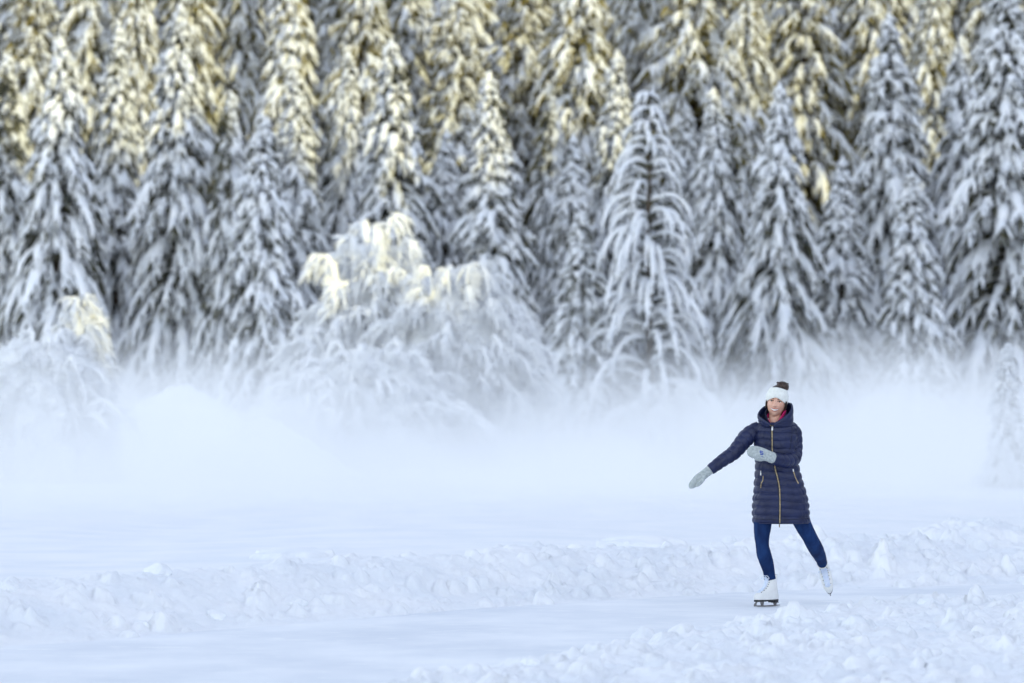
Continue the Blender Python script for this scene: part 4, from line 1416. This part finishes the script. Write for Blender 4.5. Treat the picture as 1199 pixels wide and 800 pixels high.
# ------------------------------------------------------------------ mist lying over the lake
def make_mist():
    bm = bmesh.new()
    bmesh.ops.create_cube(bm, size=1.0)
    me = bpy.data.meshes.new('mist')
    bm.to_mesh(me); bm.free()
    m = bpy.data.materials.new('mist')
    m.use_nodes = True
    nt = m.node_tree
    nt.nodes.clear()
    out = nt.nodes.new('ShaderNodeOutputMaterial')
    pv = nt.nodes.new('ShaderNodeVolumePrincipled')
    pv.inputs['Color'].default_value = (0.995, 0.995, 0.99, 1)
    pv.inputs['Anisotropy'].default_value = 0.0
    geo = nt.nodes.new('ShaderNodeNewGeometry')
    sep = nt.nodes.new('ShaderNodeSeparateXYZ')
    lk(nt, geo.outputs['Position'], sep.inputs[0])

    def mathn(op, a, b=None):
        n_ = nt.nodes.new('ShaderNodeMath')
        n_.operation = op
        for i_, v_ in enumerate((a, b)):
            if v_ is None: continue
            if isinstance(v_, (int, float)): n_.inputs[i_].default_value = v_
            else: lk(nt, v_, n_.inputs[i_])
        return n_.outputs[0]
    mp = nt.nodes.new('ShaderNodeMapping')
    mp.inputs['Scale'].default_value = (0.20, 0.05, 0.40)
    lk(nt, geo.outputs['Position'], mp.inputs['Vector'])
    ns = node(nt, 'ShaderNodeTexNoise', Scale=1.0, Detail=3.0)
    lk(nt, mp.outputs['Vector'], ns.inputs['Vector'])
    zn = mathn('ADD', sep.outputs['Z'], mathn('MULTIPLY', mathn('SUBTRACT', ns.outputs['Fac'], 0.54), -4.2))
    hfac = mathn('POWER', mathn('MAXIMUM', mathn('SUBTRACT', 1.0, mathn('DIVIDE', mathn('MAXIMUM', zn, 0.0), MIST_H)), 0.0), 2.0)
    topf = nt.nodes.new('ShaderNodeMapRange')
    topf.interpolation_type = 'SMOOTHSTEP'
    topf.inputs['From Min'].default_value = 5.2; topf.inputs['From Max'].default_value = 3.4
    lk(nt, sep.outputs['Z'], topf.inputs['Value'])
    fr = nt.nodes.new('ShaderNodeMapRange')
    fr.interpolation_type = 'SMOOTHSTEP'
    fr.inputs['From Min'].default_value = 39.2; fr.inputs['From Max'].default_value = 62
    lk(nt, sep.outputs['Y'], fr.inputs['Value'])
    bk = nt.nodes.new('ShaderNodeMapRange')
    bk.interpolation_type = 'SMOOTHSTEP'
    bk.inputs['From Min'].default_value = 112; bk.inputs['From Max'].default_value = 98
    lk(nt, sep.outputs['Y'], bk.inputs['Value'])
    den = mathn('MULTIPLY', mathn('MULTIPLY', mathn('MULTIPLY', hfac, fr.outputs[0]), mathn('MULTIPLY', bk.outputs[0], topf.outputs[0])), MIST_D)
    lk(nt, den, pv.inputs['Density'])
    lk(nt, pv.outputs[0], out.inputs['Volume'])
    m.cycles.volume_step_rate = 1.0
    o = obj('mist', me, m)
    o.scale = (90, 74, 6.0)
    o.location = (0, 76, 2.5)
    tag(o, kind='stuff')


MIST_H = 3.2
MIST_D = 0.19
make_mist()

# ------------------------------------------------------------------ light
w = bpy.data.worlds.new('World')
S.world = w
w.use_nodes = True
nt = w.node_tree
bg = nt.nodes['Background']
sky = nt.nodes.new('ShaderNodeTexSky')
sky.sky_type = 'NISHITA'
sky.sun_disc = False
sky.sun_elevation = R(SUN_EL)
sky.sun_rotation = R(90 - SUN_AZ)
sky.air_density = 1.0
sky.dust_density = 0.1
sky.ozone_density = 1.0
hs = nt.nodes.new('ShaderNodeHueSaturation')
hs.inputs['Hue'].default_value = 0.512
hs.inputs['Saturation'].default_value = 0.52
lk(nt, sky.outputs[0], hs.inputs['Color'])
lk(nt, hs.outputs[0], bg.inputs['Color'])
bg.inputs['Strength'].default_value = 0.15

sl = bpy.data.lights.new('sun', 'SUN')
sl.energy = 2.0
sl.angle = R(0.5)
sl.color = (0.40, 0.335, 0.085)
so = bpy.data.objects.new('sun', sl)
COL.objects.link(so)
so.rotation_euler = Vector(-sv).to_track_quat('-Z', 'Y').to_euler()
so.location = (40, 0, 40)

# ------------------------------------------------------------------ camera
cam = bpy.data.cameras.new('camera')
cam.lens = FPX * 36 / 1199
cam.sensor_width = 36
cam.clip_end = 3000
cam.dof.use_dof = True
cam.dof.focus_distance = SKD
cam.dof.aperture_fstop = 2.3
co = bpy.data.objects.new('camera', cam)
COL.objects.link(co)
co.location = (0, 0, EYE)
co.rotation_euler = (R(90) + math.atan((HORIZ - 400) / FPX), 0, 0)
S.camera = co

S.render.engine = 'CYCLES'
S.view_settings.view_transform = 'Standard'
S.view_settings.look = 'None'
S.view_settings.gamma = 1.0
S.view_settings.exposure = 1.80
c = S.cycles
c.use_denoising = True
c.max_bounces = 12
c.diffuse_bounces = 3
c.glossy_bounces = 2
c.transmission_bounces = 2
c.volume_bounces = 10
c.volume_max_steps = 256
c.use_adaptive_sampling = True
c.adaptive_threshold = 0.02
c.sample_clamp_indirect = 8
